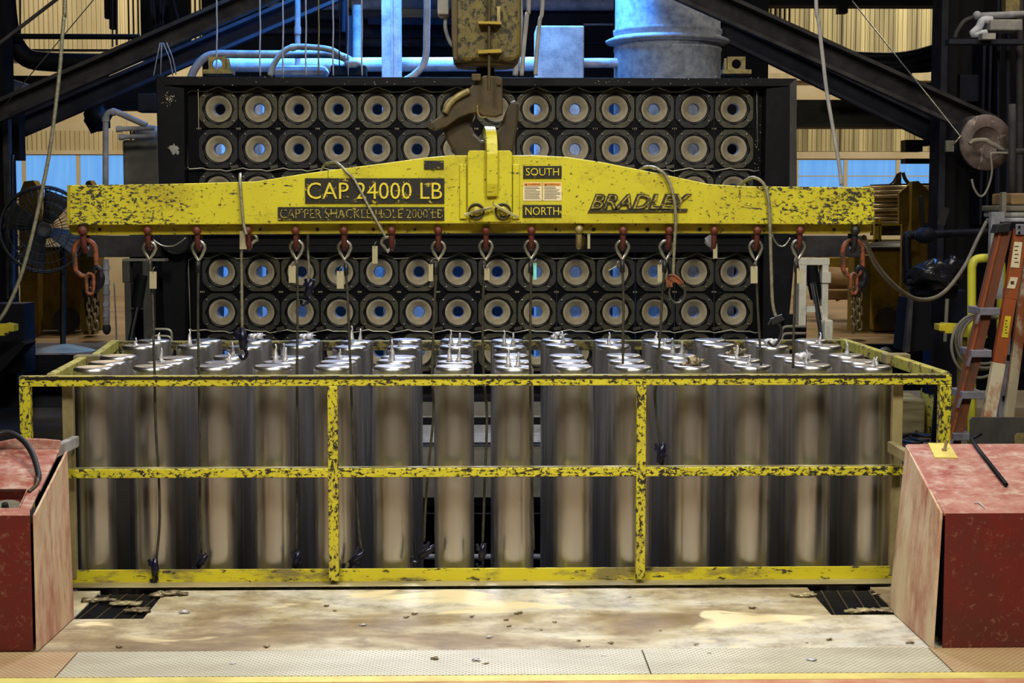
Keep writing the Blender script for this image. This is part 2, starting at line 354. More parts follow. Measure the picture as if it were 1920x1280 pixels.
# concrete apron
m, nt, b = newmat('dusty_concrete'); co = coords(nt, (.55,1.3,1))
n1 = noise(nt, co, 1.5, 9, .62, .4); n2 = noise(nt, coords(nt), 9, 8, .7); n3 = noise(nt, coords(nt, (.6,1,1)), 2.6, 3, .5, .6)
c = ramp(nt, n1, [(.30, lin((100,82,56))), (.43, lin((146,126,92))), (.50, lin((176,162,128))), (.57, lin((202,194,170))), (.66, lin((188,184,170))), (.78, lin((150,144,138)))])
c = mix(nt, step(nt, n2, .45, .8), c, lin((104,88,64)))
c = mix(nt, step(nt, n3, .60, .66), c, lin((224,208,164)))
nt.links.new(c, b.inputs['Base Color']); b.inputs['Roughness'].default_value = .62; bump(nt, b, n2, .25, .006)
M['concrete'] = m
def diamond(name, c, c2):
    m, nt, b = newmat(name); tc = N(nt, 'ShaderNodeTexCoord'); sp = N(nt, 'ShaderNodeSeparateXYZ'); nt.links.new(tc.outputs['Object'], sp.inputs[0])
    def sn(sock, k):
        a = N(nt, 'ShaderNodeMath', operation='MULTIPLY'); a.inputs[1].default_value = k; nt.links.new(sock, a.inputs[0])
        s = N(nt, 'ShaderNodeMath', operation='SINE'); nt.links.new(a.outputs[0], s.inputs[0]); return s.outputs[0]
    mu = N(nt, 'ShaderNodeMath', operation='MULTIPLY'); nt.links.new(sn(sp.outputs[0], 240), mu.inputs[0]); nt.links.new(sn(sp.outputs[1], 200), mu.inputs[1])
    mask = step(nt, mu.outputs[0], .25, .6)
    n1 = noise(nt, coords(nt, (.5,1.2,1)), 3, 8, .65)
    base = mix(nt, step(nt, n1, .35, .7), lin(c), lin(c2))
    dk = mix(nt, mask, base, tuple(x*.72 for x in lin(c2)[:3])+(1,))
    nt.links.new(dk, b.inputs['Base Color']); b.inputs['Roughness'].default_value = .5; b.inputs['Metallic'].default_value = .15
    bump(nt, b, mask, .6, .004); return m
M['diamond'] = diamond('dusty_chequer_plate', (200,194,168), (164,156,130))
M['diamondr'] = diamond('reddish_chequer_plate', (184,166,122), (172,136,98))
M['yline'] = plain('yellow_floor_paint', (214,200,110), .6, 0, c2=(186,168,90), scale=5)
M['redfloor'] = plain('red_oxide_floor', (170,104,76), .7, 0, c2=(196,160,120), scale=5)
M['rearfloor'] = plain('rear_concrete', (150,124,88), .6, 0, c2=(112,92,66), scale=.8, stretch=(.4,1,1))
M['pitwall'] = plain('pit_wall_concrete', (120,116,106), .8, 0, c2=(80,78,70), scale=3)
M['pitfloor'] = plain('black_pit_floor', (14,14,22), .6, 0, c2=(26,26,38), scale=1.5)
def emis(name, c, s, c2=None):
    m, nt, b = newmat(name); b.inputs['Base Color'].default_value = (.02,.02,.03,1); b.inputs['Roughness'].default_value = .2
    n = noise(nt, coords(nt, (6,1,.6)), 1.4, 3, .5)
    nt.links.new(mix(nt, n, lin(c), lin(c2 or c)), b.inputs['Emission Color']); b.inputs['Emission Strength'].default_value = s; return m
M['window'] = emis('daylit_window_pane', (84,150,226), 1.0, (120,184,242))

def text(body, x0, y0, x1, y1, Y, ext, mat, name, parent, shear=0, off=0, fit=True):
    """raised lettering whose block fills the given rectangle on the plate at depth Y (front towards -Y)"""
    cu = bpy.data.curves.new(name, 'FONT'); cu.body = body; cu.extrude = ext/2; cu.shear = shear; cu.offset = off; cu.resolution_u = 3
    t = bpy.data.objects.new('tmp', cu); COL.objects.link(t); bpy.context.view_layer.update()
    me = bpy.data.meshes.new_from_object(t.evaluated_get(bpy.context.evaluated_depsgraph_get()))
    bpy.data.objects.remove(t); bpy.data.curves.remove(cu)
    xs = [v.co.x for v in me.vertices]; ys = [v.co.y for v in me.vertices]
    a, b_ = P(x0,(y0+y1)/2,Y), P(x1,(y0+y1)/2,Y); zt, zb = P((x0+x1)/2,y0,Y).z, P((x0+x1)/2,y1,Y).z
    sx = (b_.x-a.x)/(max(xs)-min(xs)); sz = (zt-zb)/(max(ys)-min(ys)); og = ORG[parent.name]
    for v in me.vertices:
        x, y, z = v.co
        v.co = Vector((a.x+(x-min(xs))*sx, Y-ext/2-z, zb+(y-min(ys))*sz))-og
    me.name = name; me.materials.clear(); me.materials.append(mat)
    o = bpy.data.objects.new(name, me); COL.objects.link(o); o.parent = parent; ORG[o.name] = og
    return o
ORD = ['leftmost','second','third','fourth','fifth','sixth','seventh','eighth','ninth','tenth','eleventh','twelfth','thirteenth','rightmost']

# ================================================================== SETTING
PX0, PX1 = P(120,1080,7.95).x, P(1700,1080,7.95).x       # pit opening left/right
yl0, yl1, pl1 = G(960,1277).y, G(960,1266).y, G(960,1219).y
struct(MB().box(-3.8, 3.8, yl0-.9, yl0, -.3, 0).build('floor', M['redfloor']))
struct(MB().box(-3.8, 3.8, -8, yl0-.9, -.3, 0).build('floor_front', M['concrete']))
struct(MB().box(-12, -3.8, -8, 6.2, -.3, -.001).box(3.8, 12, -8, 6.2, -.3, -.001).build('floor_shaded', M['navy']))  # dark navy stands in for unlit floor outside the lamp pool
struct(MB().box(-3.8, 3.8, yl0, yl1, -.3, .002).build('floor_yellow_line', M['yline']))
xa, xb, xm = G(130,1240).x, G(1762,1235).x, G(1210,1240).x
struct(MB().box(-3.8, xa, yl1, pl1, -.3, .004).box(xb, 3.8, yl1, pl1, -.3, .004).build('floor_plate_side', M['diamondr']))
struct(MB().box(xa+.006, xm, yl1, pl1, -.3, .004).box(xm+.006, xb-.006, yl1, pl1, -.3, .004).build('floor_plate', M['diamond']))
g0, g1 = G(136,1160), G(268,1160); g2, g3 = G(1562,1156), G(1690,1156)
fy0, fy1 = pl1, 7.745
gy0, gy1 = G(200,1160).y, 7.70
fl = MB()
fl.box(-12, 12, fy0, gy0, -.3, 0); fl.box(-12, -3.8, 6.2, fy0, -.3, 0); fl.box(3.8, 12, 6.2, fy0, -.3, 0)
fl.box(g1.x, g2.x, gy0, fy1, -.3, 0); fl.box(-12, g0.x, gy0, fy1, -.3, 0); fl.box(g3.x, 12, gy0, fy1, -.3, 0)
fl.box(g0.x, g1.x, gy1, fy1, -.3, -.02); fl.box(g2.x, g3.x, gy1, fy1, -.3, -.02)
struct(fl.build('floor_concrete', M['concrete']))
struct(MB().box(g0.x-.05, g1.x+.05, gy0, gy1, -.6, -.5).box(g2.x-.05, g3.x+.05, gy0, gy1, -.6, -.5).build('floor_drain_pit', M['pitfloor']))
SX = P(1700,760,13).x
struct(MB().box(-12, 14, 7.82, 22.5, -2.6, -2.4).box(-12,14,7.8,7.86,-2.6,-.05).box(-12, 14, 22.4, 22.5, -2.4, -.06).build('floor_basement', M['pitfloor']))
struct(MB().box(SX, 14, 7.86, 16.5, -.3, 0).build('floor_side', M['rearfloor']))
struct(MB().box(P(220,760,12).x, SX, 11.62, 22.38, -.3, 0).build('floor_middle', M['pitfloor']))
struct(MB().box(-20, 20, 22.5, 36, -.3, 0).build('floor_rear', M['rearfloor']))
struct(MB().box(-20, 20, 22.38, 22.5, -.5, -.001).build('trim_1', M['darkb']))
# far wall
WY = 36
def corr(x0, x1, z0, z1, mat, name, pitch=.105, dep=.035):
    mb = MB(); n = int((x1-x0)/pitch); prof = []
    for i in range(n):
        x = x0+i*pitch
        prof += [(x, 0), (x+pitch*.3, 0), (x+pitch*.5, -dep), (x+pitch*.8, -dep)]
    vs = [(x, WY+d, z0) for x, d in prof]+[(x, WY+d, z1) for x, d in prof]; k = len(prof)
    mb.add(vs, [(i, i+1, k+i+1, k+i) for i in range(k-1)]); o = mb.build(name, mat, fix=False); return struct(o)
z = lambda py: P(900,py,WY).z
struct(MB().box(-20, 20, WY, WY+.3, 0, z(372)).box(-20,20,WY+.05,WY+.3,z(285),14).box(P(240,330,WY).x,P(1480,330,WY).x,WY,WY+.3,0,14).build('wall_back', M['cream']))
corr(-20, -7, z(283), z(246), M['corr'], 'wall_back_sheet'); corr(-20, -6, z(96), 12, M['corr'], 'wall_back_sheet_upper')
corr(6, 20, z(283), z(232), M['corrd'], 'wall_back_sheet_right'); corr(6, 20, z(100), 12, M['corrd'], 'wall_back_sheet_upper_right')
struct(MB().box(-20, -7, WY-.06, WY, z(290), z(283)).box(7, 20, WY-.06, WY, z(297), z(284)).build('trim_2', M['cream']))
struct(MB().box(-20, 20, WY-.05, WY, z(112), z(98)).box(6, 20, WY-.05, WY, z(150), z(136)).build('trim_3', M['corr']))
wn = 0
for xs in ([-58, 41, 143, 242], [1490, 1582, 1680, 1778]):
    for a, c_ in zip(xs[:-1], xs[1:]):
        wn += 1; f = MB(); t, bo = (288, 372) if a < 900 else (297, 372)
        for q in ((a, t, a+7, bo), (a+7, bo-4, c_, bo), (a+7, t, c_, t+3)): f.pbox(*q, WY-.04, .1)
        if a > 900: f.pbox(a+7, 329, c_, 331, WY-.02, .04)
        fo = struct(f.build('window_%d' % wn, M['cream']))
        MB().pbox(a+6, t+2, c_+1, bo-2, WY+.02, .02).build('pane', M['window'], fo)
# rest of the shell (behind and beside the camera)
struct(MB().box(-20, 20, -8.3, -8, 0, 14).build('wall_front', M['pitwall']))
struct(MB().box(-20.3, -20, -8, 36, -3, 14).build('wall_left', M['navy'])); struct(MB().box(20, 20.3, -8, 36, -3, 14).build('wall_right', M['navy']))  # side walls coloured with the same navy shadow tint
struct(MB().box(-20, 20, -8, 36.3, 14, 14.2).build('ceiling', M['dark']))
# floor grates
for nm, a, b_ in (('left', g0, g1), ('right', g2, g3)):
    t = thing('drain_grate', 'dark slotted floor grate beside the %s red cabinet' % nm, 'grate', ((a.x+b_.x)/2, gy0, 0), 'floor grates before the railing')
    mb = MB(); k = 26
    for i in range(k):
        y = gy0+.012+(gy1-gy0-.03)*i/(k-1); mb.box(a.x, b_.x, y-.004, y+.004, -.04, -.006)
    mb.build('grate_bars', M['darksteel'], t)
    mb = MB()
    for i in range(4): x = a.x+(b_.x-a.x)*(i+.5)/4; mb.bar((x-.02, gy0, -.006), (x+.02, gy1, -.006), .006, .006)
    mb.build('cross_rod', M['hook'], t)

# ================================================================== BILLETS
COLX = [P(176+112.25*i, 690, 8.06).x for i in range(14)]
ROWD = [0, .28, .57, 1.12, 1.50]
ZT = P(960, 688, 8.0).z
prof = [(0,-.004),(.055,-.003),(.078,.001),(.088,.0),(.094,-.004),(.0985,-.012),(.1,-.024),(.1,-2.9)]
def billet_mesh():
    return MB().lathe(prof, n=40).mesh('aluminium_billet', M['billet'])
bmesh_ = billet_mesh()
def spike(seed, n, h):
    r_ = random.Random(seed); mb = MB()
    for i in range(n):
        x, y = r_.uniform(-.035,.035), r_.uniform(-.03,.03); H = h*r_.uniform(.5,1.1); pts = []; rs = []
        for k in range(7):
            t = k/6; pts.append((x+r_.uniform(-.006,.006)*(.3+t), y+r_.uniform(-.004,.004), -.004+H*t)); rs.append(.011*(1-t)**1.6+.0035+r_.uniform(0,.0025))
        mb.tube(pts, rs, 6); mb.ball((x, y, 0), .016, 8, sc=(1.3,1,.35), amp=.5, seed=seed)
    return mb.mesh('drip_spike', M['scrap'])
def lump(seed, mat):
    r_ = random.Random(seed); mb = MB()
    for i in range(9):
        a = r_.uniform(0, 6.3); q = r_.uniform(0,.045)
        mb.ball((q*math.cos(a), q*math.sin(a)*.7, .006+r_.uniform(0,.022)), r_.uniform(.010,.022), 8, sc=(1.2,.9,.8), amp=1.3, seed=seed+i)
    for i in range(3):
        a = Vector((r_.uniform(-.04,.04), 0, .01)); mb.tube([a, a+Vector((.02,.0,.02)), a+Vector((.035,0,.018))], [.006,.004,.002], 5)
    return mb.mesh('crusted_lump', mat)
SP = [spike(i, 1+(i % 3 == 0), .062+.016*(i % 4)) for i in range(8)]
LU = [lump(20+i, M['scrap']) for i in range(3)]+[lump(40, M['scrapd'])]
rown = ['front row', 'second row', 'third row', 'fourth row', 'rear row']
ptn = random.Random(3)
for r in range(5):
    for c in range(14):
        jx = ptn.uniform(-.006,.006)+(0 if r else 0)
        loc = (COLX[c]+jx, 8.06+ROWD[r]+ptn.uniform(-.008,.008), ZT+ptn.uniform(-.004,.008)+(.012 if r > 2 else 0))
        kind = 'spike' if ptn.random() < (.55 if r else .45) else ''
        if (r, c) in ((0,10),(2,12-1)): kind = 'dirty'
        if (r, c) in ((3,12),(4,3),(4,8),(1,12),(4,2)): kind = 'lump'
        if r == 0 and c in (0, 1, 4, 6, 9): kind = ''
        if (r, c) in ((0,13),(0,12)): kind = 'spike'
        side = ORD[c]+(' from left' if 0 < c < 13 else '')
        txt = {'spike': ' with thin drip spikes', 'dirty': ' capped by a brown crust', 'lump': ' with a crumpled lump on top', '': ' with a clean top'}[kind]
        o = bpy.data.objects.new('aluminium_billet', bmesh_); COL.objects.link(o); o.location = loc
        o.rotation_euler.z = ptn.uniform(0, 6.28)
        tag(o, 'silver billet%s, %s in the %s' % (txt, side, rown[r]), 'billet', 'upright cast billets in the pit')
        if kind:
            me = ptn.choice(SP) if kind == 'spike' else (LU[3] if kind == 'dirty' else ptn.choice(LU[:3]))
            d = bpy.data.objects.new(me.name.split('.')[0], me); COL.objects.link(d); d.parent = o
            d.location = (0, 0, 0); d.rotation_euler.z = -o.rotation_euler.z

# ================================================================== GUARD RAILING
RY = 7.80
M['rearrail'] = paint('grimy_rear_rail_paint', (120,106,40), (34,30,22), 30, .47, .03, (.5,1,1), mod=.1)
t = thing('guard_railing', 'chipped yellow steel guard railing boxed around the standing billets', 'railing', (0, RY, 0))
BY = 9.95                                                       # rear rail depth
xl, xr = P(35,712,RY).x, P(1785,712,RY).x
zt, zb = P(900,704,RY).z, P(900,723,RY).z
def rail(name, a, b_, w, h, mat, bev=.004, up=(0,0,1)):
    return MB().bar(a, b_, w, h, up).build(name, mat, t, bev)
hw = .05
rail('top_rail', (xl, RY+.025, (zt+zb)/2), (xr, RY+.025, (zt+zb)/2), .05, zt-zb, M['rail'])
MB().box(xl+.03, xr-.03, RY-.0015, RY+.004, zt-.017, zt-.002).build('bare_edge', M['bareedge'], t)
MB().box(xl+.004, xr-.004, RY+.003, RY+.046, zt, zt+.002).build('worn_edge', M['rail_top'], t)
za, zc = P(900,877,RY).z, P(900,894,RY).z
x2, x3 = P(124,885,RY).x, P(1696,885,RY).x
rail('middle_rail', (x2, RY+.025, (za+zc)/2), (x3, RY+.025, (za+zc)/2), .05, za-zc, M['rail'])
MB().box(x2, x3, RY+.004, RY+.046, za, za+.003).build('worn_edge', M['rail_top'], t)
for px0, px1, nm in ((615,634,'centre'), (1193,1211,'centre')):
    x = P((px0+px1)/2,900,RY).x; rail('post', (x, RY+.022, .03), (x, RY+.022, zb), (px1-px0)/S(RY), .048, M['rail_v'], up=(0,1,0))
for px0, px1 in ((36,56), (1762,1784)):
    x = P((px0+px1)/2,760,RY).x; rail('corner_post', (x, RY+.025, 0), (x, RY+.025, zb), (px1-px0)/S(RY), .05, M['rail_v'], up=(0,1,0))
for px0, px1 in ((118,139), (1672,1692)):
    x = P((px0+px1)/2,900,RY+.06).x; rail('inner_post', (x, RY+.09, .03), (x, RY+.09, zb+.01), (px1-px0)/S(RY), .04, M['beige'], up=(0,1,0))
ky = RY+.075
MB().box(P(133,1080,ky).x, P(1690,1080,ky).x, ky, ky+.012, P(900,1101,ky).z, P(900,1065,ky).z).build('kick_plate', M['kick'], t, .002)
MB().box(P(128,1105,RY).x, P(1690,1105,RY).x, RY-.02, ky+.10, .012, P(900,1099,RY).z+.005).build('base_channel', M['sill'], t, .006)
for s, fx, bx in ((0, P(96,705,RY+.05), P(216,645,BY)), (1, P(1772,704,RY+.05), P(1581,641,BY))):
    fz = zt-.02; bz = zt-.02
    a = Vector((fx.x, RY+.05, fz)); b_ = Vector((bx.x, BY, bz)); mid = a.lerp(b_, .46); off = Vector((.05 if s == 0 else .0, 0, 0))
    rail('side_rail', a, mid, .045, .06, M['dullrail']); rail('side_rail', mid+off*.9, b_, .045, .06, M['dullrail'])
    MB().box(mid.x-.05, mid.x+.09, mid.y-.05, mid.y+.05, fz-.02, fz+.036).build('joint_plate', M['beige'], t, .006)
    rail('rear_post', (b_.x, BY, -.6), (b_.x, BY, bz), .05, .05, M['dullrail'], up=(0,1,0))
rail('rear_rail', (P(216,645,BY).x, BY, zt-.03), (P(1581,641,BY).x, BY, zt-.03), .05, .055, M['rearrail'])
MB().box(P(216,645,BY).x, P(1581,641,BY).x, BY-.02, BY+.02, zt-.002, zt+.003).build('worn_edge', M['rail_top'], t)
# pale brackets between railing and cabinets
for px, q, lab in ((( 108,842),(140,828),'left'), ((1712,862),(1672,838),'right')):
    a = P(px[0],px[1],7.5); b_ = P(q[0],q[1],7.84)
    o = MB().bar((a.x,7.35,a.z-.0), (b_.x,7.86,b_.z), .035, .055).build('support_arm', M['pale'] if lab == 'left' else M['beige'], None, .004)
    tag(o, 'pale steel arm joining the %s red cabinet to the railing' % lab, 'bracket')

# ================================================================== PIT INTERIOR seen between billets
PY_ = 11.45
t = thing('launder_sill', 'pale layered steel and concrete ledge behind the billets', 'ledge', (0, PY_, 0))
for (y0, y1, mt, nm, d) in ((744,753,'darksteel','upper_lip',.1),(753,779,'pitwall','upper_ledge',.12),(779,782,'pale','bright_edge',.08),(782,796,'dark','gap_panel',.25),
      (796,813,'dustp','middle_ledge',.1),(813,829,'dust','bright_ledge',.04),(831,835,'dust','lower_edge',.05),(837,932,'pitwall','concrete_face',.12)):
    MB().pbox(300, y0, 1520, y1, PY_-d if nm == 'bright_ledge' else PY_, d+.1).build(nm, M[mt], t)
for y0, y1, mt in ((961,965,'darksteel'), (1038,1049,'dustp')):
    o = MB().cyl(P(300,(y0+y1)/2,11), P(1560,(y0+y1)/2,11), (y1-y0)/2/S(11), 10).build('cross_pipe', M[mt])
    tag(o, ('thin dark' if y0 < 1000 else 'pale grey')+' pipe running across the pit behind the billets, '+('upper' if y0 < 1000 else 'lower')+' of the two', 'pipe')

# ================================================================== MOULD TABLE
TY = 12.07
t = thing('mould_table', 'black tilted-up mould table with rows of round casting moulds', 'mould table', (0, TY, 0))
FYD = .16
mb = MB()
mb.pprism([(292,143),(1494,147),(1480,162),(308,160)], TY-FYD, .3)
mb.build('top_beam', M['frame'], t, .004)
MB().pprism([(292,143),(308,160),(345,165),(347,430),(347,700),(312,700),(300,440)], TY-FYD, .34).build('side_beam', M['frame'], t, .004)
MB().pprism([(1494,147),(1480,162),(1437,166),(1432,430),(1430,700),(1470,700),(1494,440)], TY-FYD, .34).build('side_beam', M['frame'], t, .004)
MB().pprism([(1481,158),(1494,147),(1492,440),(1480,440)], TY-FYD-.02, .03).build('edge_flange', M['frame_l'], t)
mb = MB(); mb.pbox(352, 438, 1436, 473, TY-.12, .3); mb.pbox(352, 434, 1436, 441, TY-.17, .08); mb.pbox(352, 456, 1436, 459, TY-.13, .02)
mb.build('middle_beam', M['frame'], t)
MB().cyl(P(330,448,TY-.25), P(330,448,TY-.16), .115, 28).lathe([(.1,0),(.118,-.01),(.118,.01)], P(330,448,TY-.26), (0,1,0), 28).build('pivot_boss', M['frame'], t)
# plate with round openings
cols_u = [410+74.3*i for i in range(14)]; cols_l = [416+73.8*i for i in range(14)]
rows = [(204, cols_u), (279, cols_u), (355, cols_u), (510, cols_l), (585, cols_l), (660, cols_l)]
plate = MB(); K = 32; hs = .3
def cell(cx, cz, hx, hz, r):
    vi = []; vo = []
    for k in range(K):
        A = 2*PI*(k+.5)/K; ca, sa = math.cos(A), math.sin(A); vi.append((cx+r*ca, TY, cz+r*sa))
        s_ = min(hx/abs(ca) if abs(ca) > 1e-6 else 1e9, hz/abs(sa) if abs(sa) > 1e-6 else 1e9); vo.append((cx+s_*ca, TY, cz+s_*sa))
    plate.add(vi+vo, [(k, (k+1) % K, K+(k+1) % K, K+k) for k in range(K)])
    for k in range(K):   # corner fill
        a, b_ = Vector(vo[k]), Vector(vo[(k+1) % K])
        if abs(a.x-b_.x) > 1e-5 and abs(a.z-b_.z) > 1e-5:
            c_ = Vector((cx+hx*(1 if (a.x+b_.x)/2 > cx else -1), TY, cz+hz*(1 if (a.z+b_.z)/2 > cz else -1))); plate.add([a, b_, c_], [(0,1,2)])
MC = []
for ri, (py, cx) in enumerate(rows):
    for ci, px in enumerate(cx):
        p = P(px, py, TY); MC.append((ri, ci, p.x, p.z)); cell(p.x, p.z, (74.0 if ri < 3 else 73.8)/2/S(TY), 75.2/2/S(TY), .112)
plate.pbox(345, 166, 372, 318+76, TY, .02); plate.pbox(1413, 166, 1438, 394, TY, .02); plate.pbox(345, 155, 1438, 168, TY, .02)
plate.pbox(350, 474, 379, 700, TY, .02); plate.pbox(1412, 474, 1436, 700, TY, .02); plate.pbox(350, 393, 1436, 474, TY, .02); plate.pbox(350, 697, 1436, 745, TY, .02)
plate.build('mould_plate', M['plate'], t, fix=False)
def mould(flip, k):
    mb = MB(); a, c_ = .1425, .078; R1 = .117
    oct_ = []
    pts = [(a,-c_),(a,c_),(c_+.012,a-.006),(c_,a),(-c_,a),(-a,c_),(-a,-c_),(-c_,-a),(c_,-a)]
    n = 40
    def oc(A):
        ca, sa = abs(math.cos(A)), abs(math.sin(A)); s_ = min(a/max(ca,1e-6), a/max(sa,1e-6)); s2 = (a+c_)/(ca+sa); return min(s_, s2, .158)
    vf, vb, vi, vj = [], [], [], []
    for q in range(n):
        A = 2*PI*q/n; o_ = oc(A); ca, sa = math.cos(A), math.sin(A)
        sc = R1+.004*math.cos(8*A+flip)
        vf.append((o_*ca, -.020, o_*sa)); vb.append((o_*ca, -.002, o_*sa)); vi.append((sc*ca, -.020, sc*sa)); vj.append((sc*ca, .0, sc*sa))
    rg = lambda A0, B0: [(A0+q, A0+(q+1) % n, B0+(q+1) % n, B0+q) for q in range(n)]
    mb.add(vf+vi, rg(0, n)); mb.add(vb+vf, rg(0, n)); mb.add(vi+vj, rg(0, n), 1)
    mb.lathe([(.119,-.004),(.108,-.010),(.100,-.004),(.0985,.006),(.0985,.03)], (0,0,0), (0,1,0), 36, 1)
    for A in ((40,50,40,50) if flip == 0 else (48,42,52,38)),:
        for q in range(4):
            an = math.radians(90*q+A[q]); c0 = Vector((.143*math.cos(an), -.020, .143*math.sin(an)))
            mb.lathe([(.0085,0),(.0085,-.007),(.001,-.009)], c0, (0,1,0), 8, 2, False)
    for q in (0, PI/2, PI, 3*PI/2): mb.lathe([(.0035,0),(.0035,-.002),(.0,-.002)], (.132*math.cos(q), -.0202, .132*math.sin(q)), (0,1,0), 6, 1, False)
    return mb.mesh('mould', [M['flange'][k], M['groove'], M['bolt']])
MM = {(f, k): mould(f, k) for f in (0, 1) for k in range(3)}
CONE = MB().lathe([(.0985,.004),(.097,.002),(.075,.022),(.048,.045)], (0,0,0), (0,1,0), 40, 0).lathe([(.048,.045),(.0425,.047),(.040,.055),(.040,.11)], (0,0,0), (0,1,0), 32, 1).mesh('mould_cone', [M['graph'], M['rim']])
dk = {(0,12):2,(1,1):2,(1,0):2,(1,12):1,(0,5):1,(0,6):0,(3,4):1,(3,5):0,(4,6):2,(4,8):0,(5,3):2}
rr = random.Random(5)
for ri, ci, x, z_ in MC:
    k = dk.get((ri, ci), rr.choice([0,0,0,1] if ri == 0 else [0,1,1,2] if ri < 3 else [0,0,1,1,1]))
    o = bpy.data.objects.new('mould', MM[(ri % 2, k)]); COL.objects.link(o); o.parent = t; o.location = Vector((x, TY, z_))-ORG[t.name]
    c_ = bpy.data.objects.new('mould_cone', CONE); COL.objects.link(c_); c_.parent = o; c_['label'] = 'beige funnel insert'
# water tubes with kinks
def zig(y, x0, x1, amp, n, up=1):
    pts = []; stp = (x1-x0)/n
    for i in range(n):
        x = x0+i*stp
        if up: pts += [(x+stp*.30, y+amp*.25), (x+stp*.62, y-amp), (x+stp*.98, y+amp*.35)]
        else: pts += [(x+stp*.20, y), (x+stp*.34, y+3), (x+stp*.66, y+3), (x+stp*.78, y+6), (x+stp*.92, y+4)]
    return pts
TR = 1.1/S(TY)
for (ty, lx, by, n_, x0, x1) in ((170, 350, 317, 14, 348, 1408), (482, 355, 620, 14, 356, 1410)):
    MB().tube(PT([(lx+2, by)]+[(lx, (ty+by)/2)]+[(lx-2, ty+6)]+[(lx+8, ty)]+zig(ty, x0+14, x1, 7 if ty == 170 else 8, 14), TY-.03, 1), TR, 6).build('water_tube', M['wire'], t)
    MB().tube(PT([(lx+2, by-4), (lx+5, by)]+zig(by-2, x0+16, x1+22, 0, 14, 0), TY-.045, 1), TR*1.1, 6).build('water_tube', M['wire'], t)
    for i in range(13):
        px = x0+62+i*74.2 + (4 if ty > 300 else 0)
        q = P(px+30, by-4, TY-.05); MB().bar(q+Vector((-.028,0,-.004)), q+Vector((.028,0,.008)), .02, 6/S(TY)).build('tube_clip', M['bolt'], t)
MB().tube(PT([(1414,166),(1419,172),(1420,276)], TY-.02, 1), TR, 6).build('water_tube', M['wire'], t)
# number marks on the plate
num = 101
for ri, (py, cx) in enumerate(rows):
    if ri in (1, 4, 3):
        for ci in range(14):
            px = cx[ci]-37; yy = py-38 if ri != 3 else py-33
            if ri == 3: continue
            text(str(num+ci), px-4, yy-1.6, px+4, yy+1.6, TY-.001, .001, M['paper'], 'number_mark', t)
        num += 100
# old paint splats on the left side beam
mb = MB(); mb.ball(P(326,280,TY-FYD-.001), .034, 14, sc=(1,.05,.9), amp=1.1, seed=3); mb.ball(P(333,286,TY-FYD-.001), .014, 8, sc=(1,.1,1), amp=.6, seed=5)
mb.build('paint_splat', M['pale'], t)
mb = MB(); q = random.Random(4)
for i in range(46): mb.ball(P(317+q.gauss(0,5.5), 185+q.gauss(0,5.5), TY-FYD), q.uniform(.002,.006), 5, sc=(1,.2,1))
for i in range(40): mb.ball(P(q.uniform(1415,1436), q.uniform(185,330), TY-.02), q.uniform(.0015,.005), 5, sc=(1,.2,1))
for i in range(60): mb.ball(P(q.uniform(360,1480), q.uniform(143,160), TY-FYD-.001), q.uniform(.001,.004), 5, sc=(1.4,.2,1))
sp_ = mb.build('paint_specks', M['paper'], t); sp_['kind'] = 'stuff'
# lifting lugs
for cx, lab in ((407,'left'), (1381,'right')):
    l = MB(); s_ = 1 if cx < 900 else -1
    y0 = TY+.02; pts = []
    a, b_ = P(cx-17,106,y0), P(cx+17,137,y0); cxx, czz, R_ = (a.x+b_.x)/2, a.z-.055, .036; ring = []; sq = []
    for k in range(24):
        A = 2*PI*(k+.5)/24; ca, sa = math.cos(A), math.sin(A); ring.append((cxx+R_*ca, czz+R_*sa))
        q = min((b_.x-a.x)/2/max(abs(ca),1e-6), ((.055 if sa > 0 else czz-b_.z))/max(abs(sa),1e-6)); sq.append((cxx+q*ca, czz+q*sa))
    for yy in (y0, y0+.03):
        l.add([(x, yy, z_) for x, z_ in ring+sq], [(k, (k+1) % 24, 24+(k+1) % 24, 24+k) for k in range(24)])
    l.add([(x, y0, z_) for x, z_ in ring]+[(x, y0+.03, z_) for x, z_ in ring], [(k, (k+1) % 24, 24+(k+1) % 24, 24+k) for k in range(24)])
    l.box(a.x, b_.x, y0+.001, y0+.029, a.z-.002, a.z); l.box(a.x, a.x+.002, y0, y0+.03, b_.z, a.z); l.box(b_.x-.002, b_.x, y0, y0+.03, b_.z, a.z)
    l.pbox(cx-26, 130, cx+28, 138, TY-.06, .16)
    l.xprism([(y0+.03, a.z-.01), (y0+.16, b_.z), (y0+.03, b_.z)], (b_.x if s_ > 0 else a.x-.02), (b_.x+.02 if s_ > 0 else a.x))
    l.build('lifting_lug', M['boltgold'], t)

# ================================================================== LIFTING BEAM
BYF = 7.86
t = thing('lifting_beam', 'yellow steel lifting beam with raised lettering above the billets', 'lifting beam', (0, BYF+.07, P(960,440,BYF).z))
outline = [(126,347),(300,345),(480,340),(560,327),(640,316),(720,306),(800,295),(845,291),(1000,291),(1062,294),(1130,304),(1240,326),(1330,345),(1400,349),(1632,351),(1640,354),(1640,418),(1634,421),(1200,419),(700,419),(131,422),(126,420)]
body = MB().pprism(outline, BYF, .13).build('beam_body', M['beam'], t, .004)
MB().pprism([(128,418),(1634,417),(1634,436),(1600,438),(1000,437),(640,438),(140,441),(130,436)], BYF+.045, .025).build('shackle_rail', M['beam_low'], t, .002)
mb = MB()
for px, r_ in ((187,3.5),(488,3),(595,3.5),(700,3.5),(778,3),(1042,3),(1113,4),(1214,4),(1312,4),(1564,3.5)):
    q = P(px, 430, BYF+.044); mb.lathe([(0,0),(r_/S(BYF),0)], q, (0,1,0), 12, 0, False)
mb.build('rail_hole', M['black'], t)
